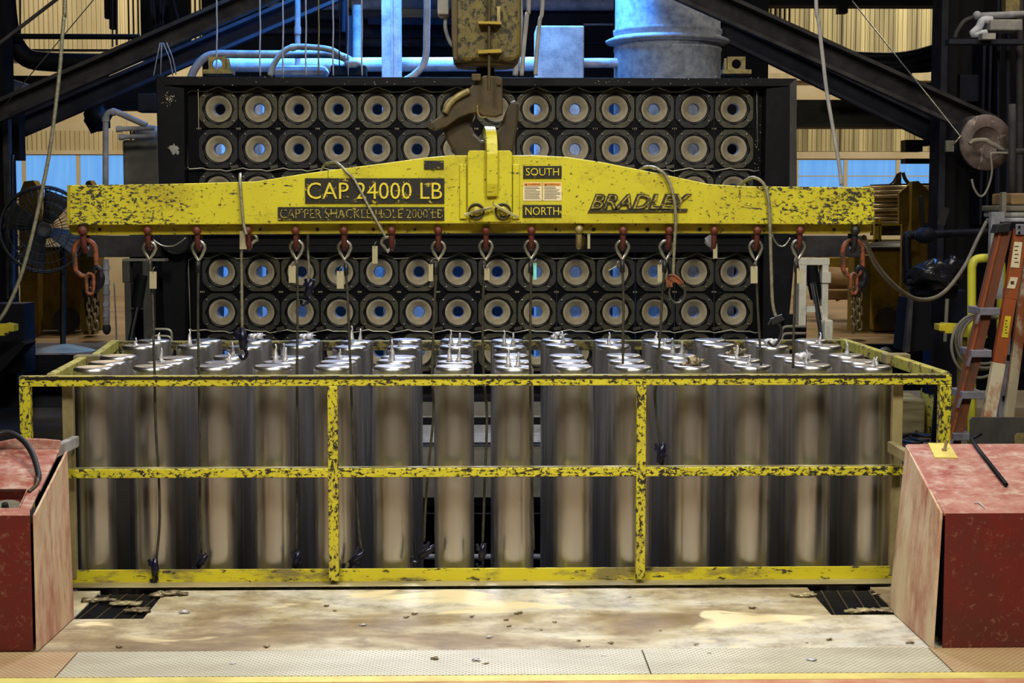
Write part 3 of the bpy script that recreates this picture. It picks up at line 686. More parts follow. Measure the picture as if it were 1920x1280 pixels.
MB().pprism([(126,347),(131,347),(131,422),(126,420)], BYF-.006, .012).build('end_cap', M['beam_low'], t)
MB().pprism([(880,282),(956,282),(960,287),(960,410),(953,416),(884,416),(877,410),(877,287)], BYF-.035, .2).build('lug_block', M['beam'], t, .003)
MB().pbox(862,308,875,410, BYF-.012, .012).build('lug_side_plate', M['beam'], t, .003)
MB().pbox(961,308,974,410, BYF-.012, .012).build('lug_side_plate', M['beam'], t, .003)
# bail: a thick rounded plate standing edge-on, the crane hook passes through its eye
x0, x1 = P(907,300,BYF).x, P(928,300,BYF).x; zt_, zb_ = P(915,234,BYF-.08).z, P(915,368,BYF-.08).z; yc, W_ = BYF+.06, .13
hole_r, cz_ = .066, zt_-.125
ring = []; outr = []
for k in range(32):
    A = 2*PI*(k+.5)/32; ca, sa = math.cos(A), math.sin(A); ring.append((yc+hole_r*ca, cz_+hole_r*sa))
    if sa > 0: q = .125 if 1 else 0
    else: q = min(W_/max(abs(ca),1e-6), (cz_-zb_)/max(abs(sa),1e-6))
    if sa <= 0: q = min(q, 9)
    outr.append((yc+(W_ if abs(q) > 9 else q)*ca, cz_+q*sa))
b1 = MB(); n_ = 32
vs_ = [(x, y, z_) for x in (x0, x1) for (y, z_) in ring+outr]
b1.add(vs_, [(k, (k+1) % n_, n_+(k+1) % n_, n_+k) for k in range(n_)]+[(64+k, 64+(k+1) % n_, 96+(k+1) % n_, 96+k) for k in range(n_)]
   +[(k, (k+1) % n_, 64+(k+1) % n_, 64+k) for k in range(n_)]+[(32+k, 32+(k+1) % n_, 96+(k+1) % n_, 96+k) for k in range(n_)])
ca_, sa_ = math.cos(.11), math.sin(.11); xc_ = (x0+x1)/2-.006
for v in b1.v: dx, dy = v.x-xc_, v.y-yc; v.x, v.y = xc_+dx*ca_-dy*sa_, yc+dx*sa_+dy*ca_
b1.build('bail_plate', M['beam'], t, .004)
for cx in (893, 943):
    q = P(cx, 396, BYF-.04)
    MB().lathe([(13.5/S(BYF),.006),(15.5/S(BYF),.004),(15.5/S(BYF),-.006),(12/S(BYF),-.006),(12/S(BYF),0)], q, (0,1,0), 28, 0).build('pin_collar', M['ink'], t)
    MB().lathe([(9/S(BYF),.0),(9/S(BYF),-.012),(0,-.012)], q, (0,1,0), 24, 0).build('pin_head', M['beam_low'], t)
MB().bar(P(870,403,BYF-.062), P(922,389,BYF-.062), .014, .010, (0,1,0)).build('locking_bar', M['rail_top'], t, .002)
MB().bar(P(925,383,BYF-.062), P(972,408,BYF-.062), .014, .013, (0,1,0)).build('locking_bar', M['rail_top'], t, .002)
def sign(name, x0, y0, x1, y1, mat=M['ink2'], d=.006):
    return MB().pbox(x0, y0, x1, y1, BYF-d, d+.001).build(name, mat, t)
s_ = sign('capacity_sign', 572, 334, 833, 381); text('CAP 24000 LB', 576, 342, 829, 373, BYF-.006, .006, M['signtxt'], 'lettering', s_, off=-.004)
s_ = sign('capacity_sign', 521, 388, 833, 413); text('CAP PER SHACKLE HOLE 2000 LB', 525, 392, 830, 409, BYF-.006, .005, M['signtxt2'], 'lettering', s_, off=-.006)
s_ = sign('direction_sign', 981, 311, 1053, 334); text('SOUTH', 986, 315, 1048, 329, BYF-.006, .004, M['signtxt'], 'lettering', s_, off=-.006)
s_ = sign('direction_sign', 980, 384, 1053, 407); text('NORTH', 985, 388, 1048, 403, BYF-.006, .004, M['signtxt'], 'lettering', s_, off=-.006)
s_ = sign('warning_label', 981, 342, 1053, 376, M['paper'], .002)
for a in (982, 1019):
    MB().pbox(a, 343, a+33, 348, BYF-.003, .001).build('label_header', M['lorange'], s_)
    text('WARNING', a+8, 344, a+30, 347.3, BYF-.003, .0008, M['ink'], 'lettering', s_)
    MB().pprism([(a+2,347.5),(a+7,347.5),(a+4.5,343.6)], BYF-.0038, .0008).build('warning_triangle', M['ink'], s_)
    mb = MB(); q = random.Random(a)
    for i in range(9): mb.pbox(a+1.5, 350+i*2.7, a+q.uniform(22,32), 350.9+i*2.7, BYF-.0028, .0008)
    mb.build('text_lines', M['bolt'], s_)
MB().pbox(1016,342,1018,376, BYF-.003,.001).build('label_gap', M['beam_low'], s_)
sign('blank_sign', 795, 301, 832, 317)
text('BRADLEY', 1105, 363, 1297, 393, BYF, .008, M['badge'], 'maker_name', t, shear=.35, off=.05)
text('BRADLEY', 1108, 365, 1294, 391, BYF-.008, .004, M['signtxt2'], 'maker_name_face', t, shear=.35, off=-.01)
MB().pprism([(1104,394),(1290,391),(1288,397),(1102,398)], BYF-.008, .008).build('name_underline', M['badge'], t)

# ================================================================== SLINGS
def shackle(parent, px, y, Y, mat=None, s=1.0):
    mat = mat or M['shackle']; q = P(px, y, Y); mb = MB(); r = .0135*s
    mb.cyl(q+Vector((0,-.045*s,0)), q+Vector((0,.05*s,0)), .0125*s, 12); mb.ball(q+Vector((0,-.046*s,0)), .021*s, 12)
    mb.ball(q+Vector((0,.05*s,0)), .018*s, 12)
    pts = [q+Vector((0,-.034*s,0)), q+Vector((0,-.036*s,-.035*s)), q+Vector((0,-.028*s,-.068*s)), q+Vector((0,0,-.086*s)), q+Vector((0,.028*s,-.068*s)), q+Vector((0,.036*s,-.035*s)), q+Vector((0,.034*s,0))]
    mb.tube(smooth(pts, 4), r, 10)
    return mb.build('shackle', mat, parent)
def thimble(parent, px, y0, y1, Y, wpx=12, mat=None):
    top = P(px, y0, Y); bot = P(px, y1, Y); h = top.z-bot.z; w_ = wpx/S(Y); pts = []
    for k in range(9): A = PI*k/8; pts.append(Vector((top.x+w_*math.cos(A)*1, Y, top.z-w_+w_*math.sin(A))))
    pts += [Vector((top.x-w_*.62, Y, bot.z+h*.36)), Vector((bot.x, Y, bot.z)), Vector((top.x+w_*.62, Y, bot.z+h*.36))]
    return MB().tube(pts, .0085, 8, closed=True).build('thimble', mat or M['thimble'], parent)
def tagplate(parent, cx, y0, y1, Y, wpx=14, mat=None, tilt=0):
    a = P(cx, y0, Y); b_ = P(cx+tilt, y1, Y); o = MB().bar(a, b_, wpx/S(Y), .003, (0,1,0)).build('tag', mat or M['tag'], parent)
    MB().tube([P(cx+3,y0-9,Y), P(cx-1,y0-3,Y-.004), P(cx,y0+3,Y-.004)], .0013, 5).build('tag_wire', M['thimble'], parent)
    return o
def clamp(parent, cx, cy, Y, s=1.0, a=0):
    mb = MB(); q = P(cx, cy, Y); R = Matrix.Rotation(a, 3, 'Y'); T_ = lambda x, y, z_: q+R@Vector((x*s, y*s, z_*s))
    mb.tube([T_(0,0,.04), T_(0,0,0), T_(.004,0,-.04)], [.012*s,.017*s,.015*s], 8)
    mb.bar(T_(-.028,0,.012), T_(.02,.0,-.012), .016*s, .012*s); mb.bar(T_(-.03,0,.03), T_(.012,0,-.03), .012*s, .02*s, (0,1,0)); mb.tube(smooth([T_(.0,0,-.03), T_(.016,0,-.055), T_(.0,0,-.075), T_(-.014,0,-.058)], 4), .007*s, 6)
    return mb.build('hook_clamp', M['conn'], parent)
SY = BYF+.058
def sling(label, px, cable, tagp=None, hook=None, fer=None, th=(455,490), mat='cable', r=.0065, Y=SY, thx=None, extra=None, mc='tag'):
    q = P(px, 430, Y); t_ = thing('wire_sling', label, 'wire sling', q, 'wire rope slings on the lifting beam')
    shackle(t_, px, 432, Y)
    thimble(t_, thx or px, th[0], th[1], Y)
    if cable: MB().tube([P(c_[0], c_[1], c_[2] if len(c_) > 2 else Y) for c_ in cable] if len(cable) < 3 else PT(cable, Y, 5), r, 8).build('wire_rope', M[mat], t_)
    if fer: MB().tube([P(fer[0], fer[1]-12, Y), P(fer[0], fer[1]+10, Y)], [.011,.012], 10).build('ferrule', M['black'], t_)
    if tagp: tagplate(t_, tagp[0], tagp[1], tagp[2], Y-.03, tagp[3] if len(tagp) > 3 else 13, M[mc], tagp[4] if len(tagp) > 4 else 0)
    if hook: clamp(t_, hook[0], hook[1], hook[2] if len(hook) > 2 else Y, hook[3] if len(hook) > 3 else 1, hook[4] if len(hook) > 4 else 0)
    return t_
FY = 7.868                                        # depth between railing and kick plate
sling('pale tagged wire sling at the left, its clamp hanging over the kick plate', 280, [(280,486,SY),(286,560,SY),(288,640,SY-.02),(290,705,7.90),(292,800,7.885),(298,900,7.87),(299,985,FY),(293,1050,FY)], (287,509,541), (290,1062,FY-.006,1.1,.1), th=(454,487))
sling('untagged wire sling second along the beam from the left', 372, [(372,490),(371,600),(373,705),(375,850),(375,960),(378,1035)], None, (379,1050,SY,1,.7), (371,500), th=(453,490))
tt = sling('wire sling looped over the beam left of the CAP sign, black clamp dangling', 467, [(462,440,BYF-.02),(456,415,BYF-.015),(452,370,BYF-.014),(450,340,BYF-.01),(450,329,BYF+.05),(451,333,BYF+.145),(452,400,BYF+.15),(453,520,BYF+.15),(454,618,BYF+.15)], (456,433,467), (455,635,BYF+.15,1.35,0), th=(438,459), thx=470, mat='cable_l', r=.0075)
sling('tagged wire sling beneath the start of the shackle hole sign', 556, [(556,488),(558,560),(557,705),(557,900),(556,1035)], (548,498,530), (556,1048,SY,1.1,.3), None, th=(452,488))
sling('wire sling with black ferrule and low tag beneath the word CAP', 646, [(647,488),(652,560),(655,640),(658,705),(661,800),(666,880),(672,980),(678,1030)], (638,508,541), (670,1044,SY,1.2,.9), (649,505), th=(453,488))
sling('wire sling looped over the beam in front of the number 24000', 735, [(722,442,BYF-.02),(712,425,BYF-.02),(690,385,BYF-.014),(665,338,BYF-.014),(650,322,BYF-.01),(632,306,BYF+.03),(615,306,BYF+.09),(603,318,BYF+.145),(585,370,BYF+.15),(577,440,BYF+.15),(578,485,BYF+.15),(580,522,BYF+.15)], (703,461,494,10), (580,540,BYF+.15,1.2,.4), None, th=(444,472), thx=727, mat='cable_l')
sling('wire sling below the 0 LB end of the capacity sign, side tag', 822, [(820,490),(815,560),(812,640),(810,705),(813,770),(806,850),(799,930),(795,1015)], (808,495,527,8), (800,1034,SY,1.2,1.0), (817,503), th=(453,488))
sling('wire sling hanging straight below the left beam pin', 911, [(908,490),(905,600),(907,705),(913,780),(909,900),(905,1020)], (913,503,525,10), (904,1034,SY,1.1,.2), (907,505), th=(451,488))
sling('wire sling with a cyan tag below the SOUTH and NORTH signs', 996, [(996,488),(995,560),(994,640),(994,705),(996,860),(1001,1030)], (1003,493,524,6), None, (995,502), th=(451,486), mc='cyan')
sling('wire sling below the maker name with a straw-like pale strip', 1167, [(1166,488),(1169,560),(1168,640),(1168,682)], (1157,498,507,2,-16), None, (1167,500), th=(452,487))
sling('wire sling left of the orange hook, sagging to the right post', 1253, [(1250,488),(1243,540),(1238,620),(1232,705),(1228,740),(1232,790),(1238,835)], (1237,496,528,8), (1240,848,SY,1.3,.2), (1246,500), th=(452,488), thx=1249)
sling('tagged wire sling at the right edge of the mould table', 1417, [(1417,490),(1420,560),(1424,630),(1427,685)], (1414,499,531), None, None, th=(452,490))
sling('rightmost wire sling, before the white hydraulic frame', 1497, [(1493,488),(1490,560),(1488,630),(1487,690)], (1499,503,531,10), None, (1493,500), th=(451,487))
# stray rope ends over the beam
t_ = thing('draped_rope', 'wire rope draped over the beam across the maker name with orange hook', 'wire rope', P(1240,330,BYF))
MB().tube(PT([(1200,318,BYF+.14),(1213,313,BYF+.08),(1232,316,BYF-.005),(1250,332,BYF-.015),(1262,365,BYF-.02),(1267,410,BYF-.02),(1264,470,BYF-.01),(1262,530,BYF)], BYF), .008, 8).build('wire_rope', M['cable_l'], t_)
MB().bar(P(1252,517,BYF), P(1279,531,BYF), .022, .03, (0,1,0)).bar(P(1254,520,BYF), P(1255,538,BYF), .03, .02, (0,1,0)).tube(PT([(1253,517),(1262,515),(1275,524),(1281,532)], BYF-.015), .006, 6).build('orange_hook', M['orange'], t_)
MB().tube(PT([(1257,535),(1255,552),(1263,566),(1275,567),(1284,555),(1283,535)], BYF), .006, 6).build('rope_loop', M['cable'], t_)
t_ = thing('draped_rope', 'wire rope draped over the right arm of the beam with black hook', 'wire rope', P(1430,350,BYF))
MB().tube(PT([(1388,348,BYF+.14),(1400,337,BYF+.07),(1415,333,BYF-.005),(1432,345,BYF-.015),(1441,375,BYF-.02),(1444,430,BYF-.02),(1446,500,BYF-.01),(1449,570,BYF),(1458,600,BYF)], BYF), .0085, 8).build('wire_rope', M['cable_l'], t_)
MB().tube(PT([(1440,640),(1450,648),(1462,634),(1464,612),(1450,598),(1440,610)], BYF), .007, 6).bar(P(1446,603,BYF), P(1468,594,BYF), .03, .03, (0,1,0)).build('black_hook', M['black'], t_)
t_ = thing('rag_shackle', 'red shackle with grey rag and pale tag, right of the maker name', 'shackle', P(1337,430,SY))
shackle(t_, 1337, 432, SY); MB().ball(P(1333,452,SY), .028, 10, sc=(1,.5,1.1), amp=1, seed=4).build('rag', M['dustp'], t_); tagplate(t_, 1341, 457, 484, SY-.02, 8)
t_ = thing('rag_shackle', 'gold bolt shackle with a brown rag and strip, right of NORTH sign', 'shackle', P(1085,430,SY))
shackle(t_, 1085, 430, SY, M['boltgold']); MB().ball(P(1088,452,SY), .03, 10, sc=(.8,.5,1.2), amp=1, seed=9).build('rag', M['hook'], t_); tagplate(t_, 1104, 438, 466, SY-.02, 5)
# chains with master links
def link(mb, c, L, W, r, rot, n=8):
    R = Matrix.Rotation(rot, 3, 'Z'); pts = []
    for k in range(16):
        A = 2*PI*k/16; x = W*math.cos(A); z_ = (L-W)*(1 if math.sin(A) > 0 else -1)+W*math.sin(A)
        pts.append(c+R@Vector((x, 0, z_)))
    mb.tube(pts, r, n, closed=True)
for cx, lab, chx, xo in ((1599,'right',1600,0), (160,'left',168,0)):
    t_ = thing('chain_sling', 'rusty chain and hook on an orange oval link at the %s end of the beam' % lab, 'chain', P(cx,430,SY), 'chain slings at the beam ends')
    shackle(t_, cx, 432, SY, M['black'] if cx > 900 else M['shackle'], 1.15)
    mb = MB(); top = P(cx, 450, SY); bot = P(cx, 518, SY); link(mb, (top+bot)/2, (top.z-bot.z)/2, 20/S(SY), .0125, .15); mb.build('oval_link', M['orange'], t_)
    k = P(chx+4, 508, SY); mb = MB()
    mb.tube(smooth([k+Vector((.0,0,-.02)), k+Vector((.02,0,.02)), k+Vector((.042,0,.0)), k+Vector((.045,0,-.05)), k+Vector((.025,0,-.085)), k+Vector((.012,0,-.11))], 4), [.012]*10+[.018]*6+[.012]*5, 8)
    mb.build('sling_hook', M['darksteel'], t_)
    mb = MB(); link(mb, P(chx+1, 532, SY-.01), .05, .018, .009, .4); mb.build('orange_coupling', M['orange'], t_)
    for dx, n_, dy in ((0, 6, 0), (11, 5, 8)):
        mb = MB()
        for i in range(n_): link(mb, P(chx+dx, 548+dy+i*13.5, SY+.01), .024, .0125, .0055, (i % 2)*PI/2)
        c_ = mb.build('chain_leg', M['hook'], t_)
    if cx < 900:
        MB().ball(P(172,560,SY+.03), .06, 10, sc=(.7,.4,1.6), amp=.7, seed=3).build('hook_body', M['darksteel'], t_)

# ================================================================== CRANE HOOK
HY = BYF+.02
t = thing('crane_hook_block', 'greasy yellow overhead crane block with hook holding the beam', 'crane hook', P(908,290,HY))
MB().pprism([(843,-330),(846,60),(849,108),(853,115),(965,115),(976,108),(977,60),(978,-330)], HY-.12, .36).build('block_housing', M['block'], t, .02)
MB().pprism([(843,-330),(846,60),(849,112),(858,113),(858,60),(860,-330)], HY-.135, .1).build('side_cheek', M['hook'], t, .006)
q = P(910,122,HY+.05); MB().lathe([(0,.012),(.145,.012),(.15,0),(.14,-.014),(0,-.016)], q, (0,0,1), 36).build('bearing_flange', M['hook'], t)
MB().cyl(P(910,152,HY+.05), P(910,117,HY+.05), .044, 24).build('hook_stem', M['dark'], t)
MB().cyl(P(917,-330,HY-.15), P(917,170,HY-.15), .0075, 8).build('latch_rod', M['hook'], t)
MB().bar(P(897,43,HY-.145), P(940,44,HY-.145), .05, .012).build('rod_bracket', M['yeld'], t); MB().bar(P(896,98,HY-.145), P(940,96,HY-.145), .05, .016).build('rod_bracket', M['yeld'], t)
MB().pbox(932, 12, 938, 42, HY-.15, .02).build('rod_guide', M['boltgold'], t)
# hook body: one continuous C behind the bail, profile in XZ with real thickness
hk = [(893,205),(886,224),(884,238),(890,250),(903,262),(925,264),(928,250),(938,236),(951,203),(957,191),(966,187),(973,194),(972,214),(969,248),(962,286),(945,318),(915,332),(880,322),(854,292),(838,264),(832,248),(831,230),(850,218),(872,200)]
MB().pprism(hk, HY+.0, .10).build('hook', M['hookd'], t, .016)
lt = [(897,148),(908,141),(938,143),(942,150),(943,214),(930,219),(905,217),(896,211),(880,213),(860,221),(838,237),(815,245),(806,241),(803,232),(832,213),(838,197),(858,178),(878,167)]
MB().pprism(lt, HY-.06, .07).build('latch_plate', M['hook'], t, .006)
MB().tube(PT([(880,170),(858,181),(842,196),(834,212)], HY-.07), [.016]*16, 10).build('latch_roll', M['boltgold'], t)
MB().cyl(P(808,236,HY-.085), P(808,236,HY+.03), .0155, 16).build('pivot_pin', M['hookd'], t)
MB().pbox(884,138,902,151, HY-.09, .04).build('latch_lever', M['hook'], t, .004)
MB().cyl(P(936,155,HY-.075), P(936,155,HY-.05), .011, 12).build('bolt_head', M['hook'], t)
MB().tube(PT([(895,197),(896,212),(902,220),(912,219)], HY-.068), .004, 6).build('spring_wire', M['boltgold'], t)
t_ = thing('limit_switch_box', 'pale switch box with curved conduit beside the crane block', 'switch box', P(832,28,HY+.1))
MB().pbox(820,-20,841,27, HY+.1, .12).build('housing', M['pale'], t_, .006); MB().pbox(824,27,838,31, HY+.12, .08).build('gland', M['dustp'], t_)
MB().tube(PT([(836,31),(835,50),(839,68),(847,84),(860,92)], HY+.15), .010, 8).build('conduit', M['dustp'], t_)

# ================================================================== RED CABINETS
def quad(mb, a, b_, c_, d, th=.006, n=None, mi=0):
    a, b_, c_, d = map(Vector, (a, b_, c_, d)); nn = ((b_-a).cross(d-a)).normalized()*(th)
    mb.add([a,b_,c_,d,a-nn,b_-nn,c_-nn,d-nn], [(0,1,2,3),(7,6,5,4),(0,4,5,1),(1,5,6,2),(2,6,7,3),(3,7,4,0)], mi)
# right cabinet
fy = G(1800,1216).y; by = G(1680,1151).y+.12
A = G(1767,1216); zf = P(1767,962,fy).z; B = Vector((P(1675,1151,G(1675,1151).y).x, G(1675,1151).y, 0))
t = thing('control_cabinet', 'red painted slope-topped steel cabinet on the right with yellow switch plate', 'cabinet', (2.6, 6.4, 0), 'red control cabinets')
TLb = P(1700,832,7.32); TRb = P(2150,832,7.32)
f0, f1 = Vector((A.x, fy, .004)), Vector((A.x+1.2, fy, .004)); f2, f3 = Vector((A.x+1.2, fy, zf)), Vector((A.x, fy, zf))
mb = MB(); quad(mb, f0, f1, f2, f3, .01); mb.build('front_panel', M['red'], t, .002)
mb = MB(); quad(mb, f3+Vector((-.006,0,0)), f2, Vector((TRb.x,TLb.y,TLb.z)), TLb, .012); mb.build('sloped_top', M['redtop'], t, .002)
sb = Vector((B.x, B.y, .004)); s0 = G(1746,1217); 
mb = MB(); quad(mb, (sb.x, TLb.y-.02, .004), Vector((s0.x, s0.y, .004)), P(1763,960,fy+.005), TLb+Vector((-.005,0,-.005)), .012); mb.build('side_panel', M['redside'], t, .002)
MB().box(A.x+.03, A.x+1.15, fy+.05, TLb.y-.04, .004, zf-.05).build('inner_case', M['dark'], t)
nrm = (Vector((0,TLb.y-fy,TLb.z-zf))).normalized(); nn = Vector((0,-nrm.z,nrm.y))
def on_top(px, py, h=0):   # point on the sloping top
    d = FW*F_PX+RT*(px-960)-UP*(py-640); k = nn.dot(f3-CAM)/nn.dot(d); return CAM+d*k+nn*h
mb = MB(); quad(mb, on_top(1753,859,.006), on_top(1796,860,.006), on_top(1779,833,.006), on_top(1740,832,.006), .006); sw = mb.build('switch_plate', M['yplate'], t)
MB().cyl(on_top(1770,846,.006), on_top(1774,842,.045), .006, 8, r2=.008).cyl(on_top(1770,846,.004), on_top(1770,846,.012), .012, 12).build('toggle_switch', M['wood'], sw)
t_ = tag(MB().tube([on_top(1820,826,.014), on_top(1832,845,.014), on_top(1886,914,.014)], [.008,.009,.010], 8).tube([on_top(1821,828,.014), on_top(1839,824,.03)], .007, 6).build('crowbar', M['darksteel']), 'dark steel bar lying on the right red cabinet top', 'bar')
t_ = tag(MB().tube([on_top(1826,944,.004), on_top(1836,945,.008), on_top(1846,954,.004)], [.002,.004,.002], 6).build('metal_sliver', M['scrap']), 'thin bright sliver near the front edge of the right cabinet top', 'scrap')
# left cabinet
fy = G(40,1222).y; zf = P(30,966,fy).z
t = thing('control_cabinet', 'red painted slope-topped steel cabinet on the left with black pull handle', 'cabinet', (-2.4, 6.4, 0), 'red control cabinets')
A = G(62,1222); TB = P(110,842,7.22); B = G(135,1160)
f0, f1, f2, f3 = Vector((A.x-1.0, fy, .004)), Vector((A.x, fy, .004)), Vector((A.x, fy, zf)), Vector((A.x-1.0, fy, zf))
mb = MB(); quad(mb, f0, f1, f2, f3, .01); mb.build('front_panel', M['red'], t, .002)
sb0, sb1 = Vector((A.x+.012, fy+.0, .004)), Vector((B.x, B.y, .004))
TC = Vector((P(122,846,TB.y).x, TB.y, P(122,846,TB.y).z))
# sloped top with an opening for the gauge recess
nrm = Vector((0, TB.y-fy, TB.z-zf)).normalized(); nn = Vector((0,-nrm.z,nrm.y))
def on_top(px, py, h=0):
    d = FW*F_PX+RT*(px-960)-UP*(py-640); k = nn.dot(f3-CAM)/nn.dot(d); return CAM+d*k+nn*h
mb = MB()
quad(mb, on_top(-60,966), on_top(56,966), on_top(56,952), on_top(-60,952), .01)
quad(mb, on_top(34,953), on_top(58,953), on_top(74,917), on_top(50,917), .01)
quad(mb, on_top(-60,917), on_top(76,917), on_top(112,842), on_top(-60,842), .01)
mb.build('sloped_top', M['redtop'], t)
mb = MB(); mb.pprism([(-60,842),(-60,836),(0,828),(30,822),(80,823),(112,826),(112,842)], TB.y, .02); mb.build('rear_edge', M['redtop'], t, .003)
mb = MB(); quad(mb, on_top(-60,952,-.05), on_top(36,952,-.05), on_top(52,917,-.05), on_top(-60,917,-.05), .01)
quad(mb, on_top(-60,917,-.05), on_top(52,917,-.05), on_top(52,917), on_top(-60,917), .004); quad(mb, on_top(36,952,-.05), on_top(36,952), on_top(52,917), on_top(52,917,-.05), .004)
mb.build('recess', M['red'], t)
q = on_top(8,937,-.045); MB().lathe([(0,.006),(.052,.006),(.06,.012),(.066,.010),(.068,0)], q, nn, 32).build('gauge', M['hose'], t)
MB().lathe([(.016,0),(.014,.022),(0,.024)], q+nn*.006, nn, 8, 0, False).build('gauge_knob', M['black'], t)
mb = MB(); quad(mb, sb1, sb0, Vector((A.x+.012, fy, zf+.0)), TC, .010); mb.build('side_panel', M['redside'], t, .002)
MB().box(A.x-.95, A.x-.03, fy+.05, TB.y-.05, .004, zf-.06).build('inner_case', M['dark'], t)
pts = [on_top(-40,905,.0), on_top(-30,870,.05), on_top(-5,852,.09), on_top(20,848,.10), on_top(46,856,.085), on_top(64,874,.06), on_top(73,896,.02), on_top(70,905,.005)]
MB().tube(smooth(pts, 5), .013, 10).build('pull_handle', M['black'], t)
MB().tube(smooth([on_top(70,900,.012), on_top(68,912,.008), on_top(54,924,.004)], 4), [.012]*4+[.008]*5, 8).build('handle_clamp', M['hook'], t)

# ================================================================== DEBRIS
bits = [(917,1196,9),(911,1246,7),(815,1238,10),(893,1241,10),(949,1163,6),(955,1175,6),(345,1150,12),(778,1152,7),(762,1158,7),(681,1173,8),(500,1214,8),(224,1214,9),(437,1246,7),(972,1151,10),(1411,1141,9),(1522,1240,12),(1306,1210,7),(1145,1207,8),(1102,1212,5),(1085,1202,5),(1040,1167,5),(1132,1231,6),(1238,1183,4),(1555,1200,7),(1512,1206,4),(885,1157,6),(1330,1226,5),(1180,1120,5),(628,1146,5),(612,1137,6),(1488,1118,8),(1642,1117,10),(1015,1182,4),(985,1179,4),(1705,1206,9)]
big = {(917,1196):'bright crumpled scrap on the concrete just right of floor centre', (345,1150):'pale crumpled scrap on the concrete near the left grate', (815,1238):'dark twisted scrap strip on the chequer plate', (893,1241):'short pale stub with a dark end on the chequer plate', (1522,1240):'small curled scrap ring on the chequer plate at the right', (1642,1117):'curled scrap lying on the right grate', (972,1151):'slim scrap sliver on the concrete nearest the railing middle'}
for i, (px, py, s_) in enumerate(bits):
    q = G(px, py); r_ = random.Random(i*7+1); mb = MB(); R_ = s_/S(q.y)
    mb.ball(q+Vector((0,0,R_*.22)), R_*.55, 8, sc=(1.3,.8,.4), amp=1.6, seed=i)
    mb.tube([q+Vector((-R_*.9,r_.uniform(-.01,.01),.004)), q+Vector((0,0,R_*.35)), q+Vector((R_*.9,r_.uniform(-.01,.01),.005))], [R_*.08,R_*.2,R_*.06], 5)
    zz = min(v.z for v in mb.v)
    for v in mb.v: v.z += (.001 if q.y > 6.15 else .005)-zz
    o = mb.build('metal_scrap', M['scrapd'] if i % 3 else M['scrap'])
    tag(o, big.get((px, py), 'tiny crumpled aluminium crumb on the dusty floor before the railing'), 'scrap', 'aluminium crumbs on the floor')

for i, (px, py, w_, lab) in enumerate(((188,1127,24,'pale crusted dross strip along the left grate, its left piece'),(236,1133,22,'pale crusted dross strip along the left grate, its right piece'),(256,1146,14,'small crusted dross lump at the right corner of the left grate'),(1612,1147,20,'pale flaky dross on the front edge of the right grate'),(1655,1148,16,'pale flaky dross beside the right cabinet foot'),(1505,1118,20,'crusted dross by the base channel left of the right grate'),(320,1117,26,'thin crusted dross along the base channel right of the left grate'))):
    q = G(px, py); R_ = w_/S(q.y); mb = MB(); r_ = random.Random(i+50)
    for k in range(7): mb.ball(q+Vector((r_.uniform(-R_,R_), r_.uniform(-.02,.02), .004)), r_.uniform(.012,.026), 8, sc=(1.6,1,.35), amp=1.2, seed=i*9+k)
    zz = min(v.z for v in mb.v)
    for v in mb.v: v.z += .0-zz-(.004 if 'along the left grate' in lab or 'front edge' in lab else 0)
    tag(mb.build('dross_crust', M['sill'] if i % 2 else M['scrapd']), lab, 'dross', 'dross crusts near the grates')
# ================================================================== BACKGROUND, RIGHT
def up(px0, px1, y0, y1, Y, d=.3): return MB().pbox(px0, y0, px1, y1, Y, d)
def strut(name, a, b_, Y, wpx, mat, label, cat='girder', dep=.25, lip=True):
    s_ = S(Y); p, q = P(*a, Y), P(*b_, Y); d = (q-p).normalized()
    if q.z > p.z: q = q+d*3.2
    else: p = p-d*3.2
    u = Vector((-d.z,0,d.x)); u = u if u.z > 0 else -u; w_ = wpx/s_
    mb = MB(); mb.bar(p, q, .03, w_, u)
    mb.bar(p+u*w_*.5+Vector((0,-dep*.25,0)), q+u*w_*.5+Vector((0,-dep*.25,0)), dep*.7, .03, u)
    mb.bar(p-u*w_*.5+Vector((0,-dep*.15,0)), q-u*w_*.5+Vector((0,-dep*.15,0)), dep*.4, .03, u)
    o = mb.build(name, mat); return tag(o, label, cat)
strut('roof_brace', (-40,228), (520,-18), 13.3, 30, M['girder'], 'grey diagonal channel brace at upper left, the nearer one')
strut('roof_brace', (-60,282), (640,-18), 14.6, 30, M['girderb'], 'dark blue diagonal brace at upper left, the lower one')
strut('roof_brace', (1270,-22), (1850,240), 13.3, 38, M['girder'], 'grey diagonal channel brace at upper right, the nearer one')
strut('roof_brace', (1330,45), (1790,268), 14.6, 32, M['girderb'], 'dark blue diagonal brace at upper right, the lower one')
o = up(1494,1745,187,236,20).pbox(1494,232,1745,238,19.8,.5).build('crane_girder', M['olive']); tag(o, 'dark olive horizontal girder right of the mould table', 'girder')
o = up(1430,1770,-40,10,18).build('crane_girder', M['dark']); tag(o, 'black horizontal girder along the top right edge of the view', 'girder')
t = thing('steel_column', 'black steel column with panels on the right side', 'column', P(1800,400,14))
up(1764,1776,-420,700,14).build('front_flange', M['girderb'], t); up(1776,1795,-420,700,14.1,.2).build('web', M['dark'], t); up(1795,1842,-420,640,14.3,.3).build('back_panel', M['dark'], t)
up(1760,1960,-60,700,15.2,.1).build('dark_backing', M['dark'], t); up(1800,1858,140,190,14.1,.1).build('junction_panel', M['darkb'], t)
for a in (1840,1852,1868): up(a,a+5,60,420,14).build('cable_tray', M['darkb'], t)
for i, (x, r_) in enumerate(((1890,5),(1912,7),(1872,3))):
    o = MB().cyl(P(x,-420,12.6), P(x,400,12.6), r_/S(12.6), 12).build('vertical_pipe', M['darkb'] if i != 1 else M['girder']); tag(o, ['slim dark pipe running down the right edge', 'thicker grey pipe at the far right edge', 'thin conduit left of the right edge pipes'][i], 'pipe')
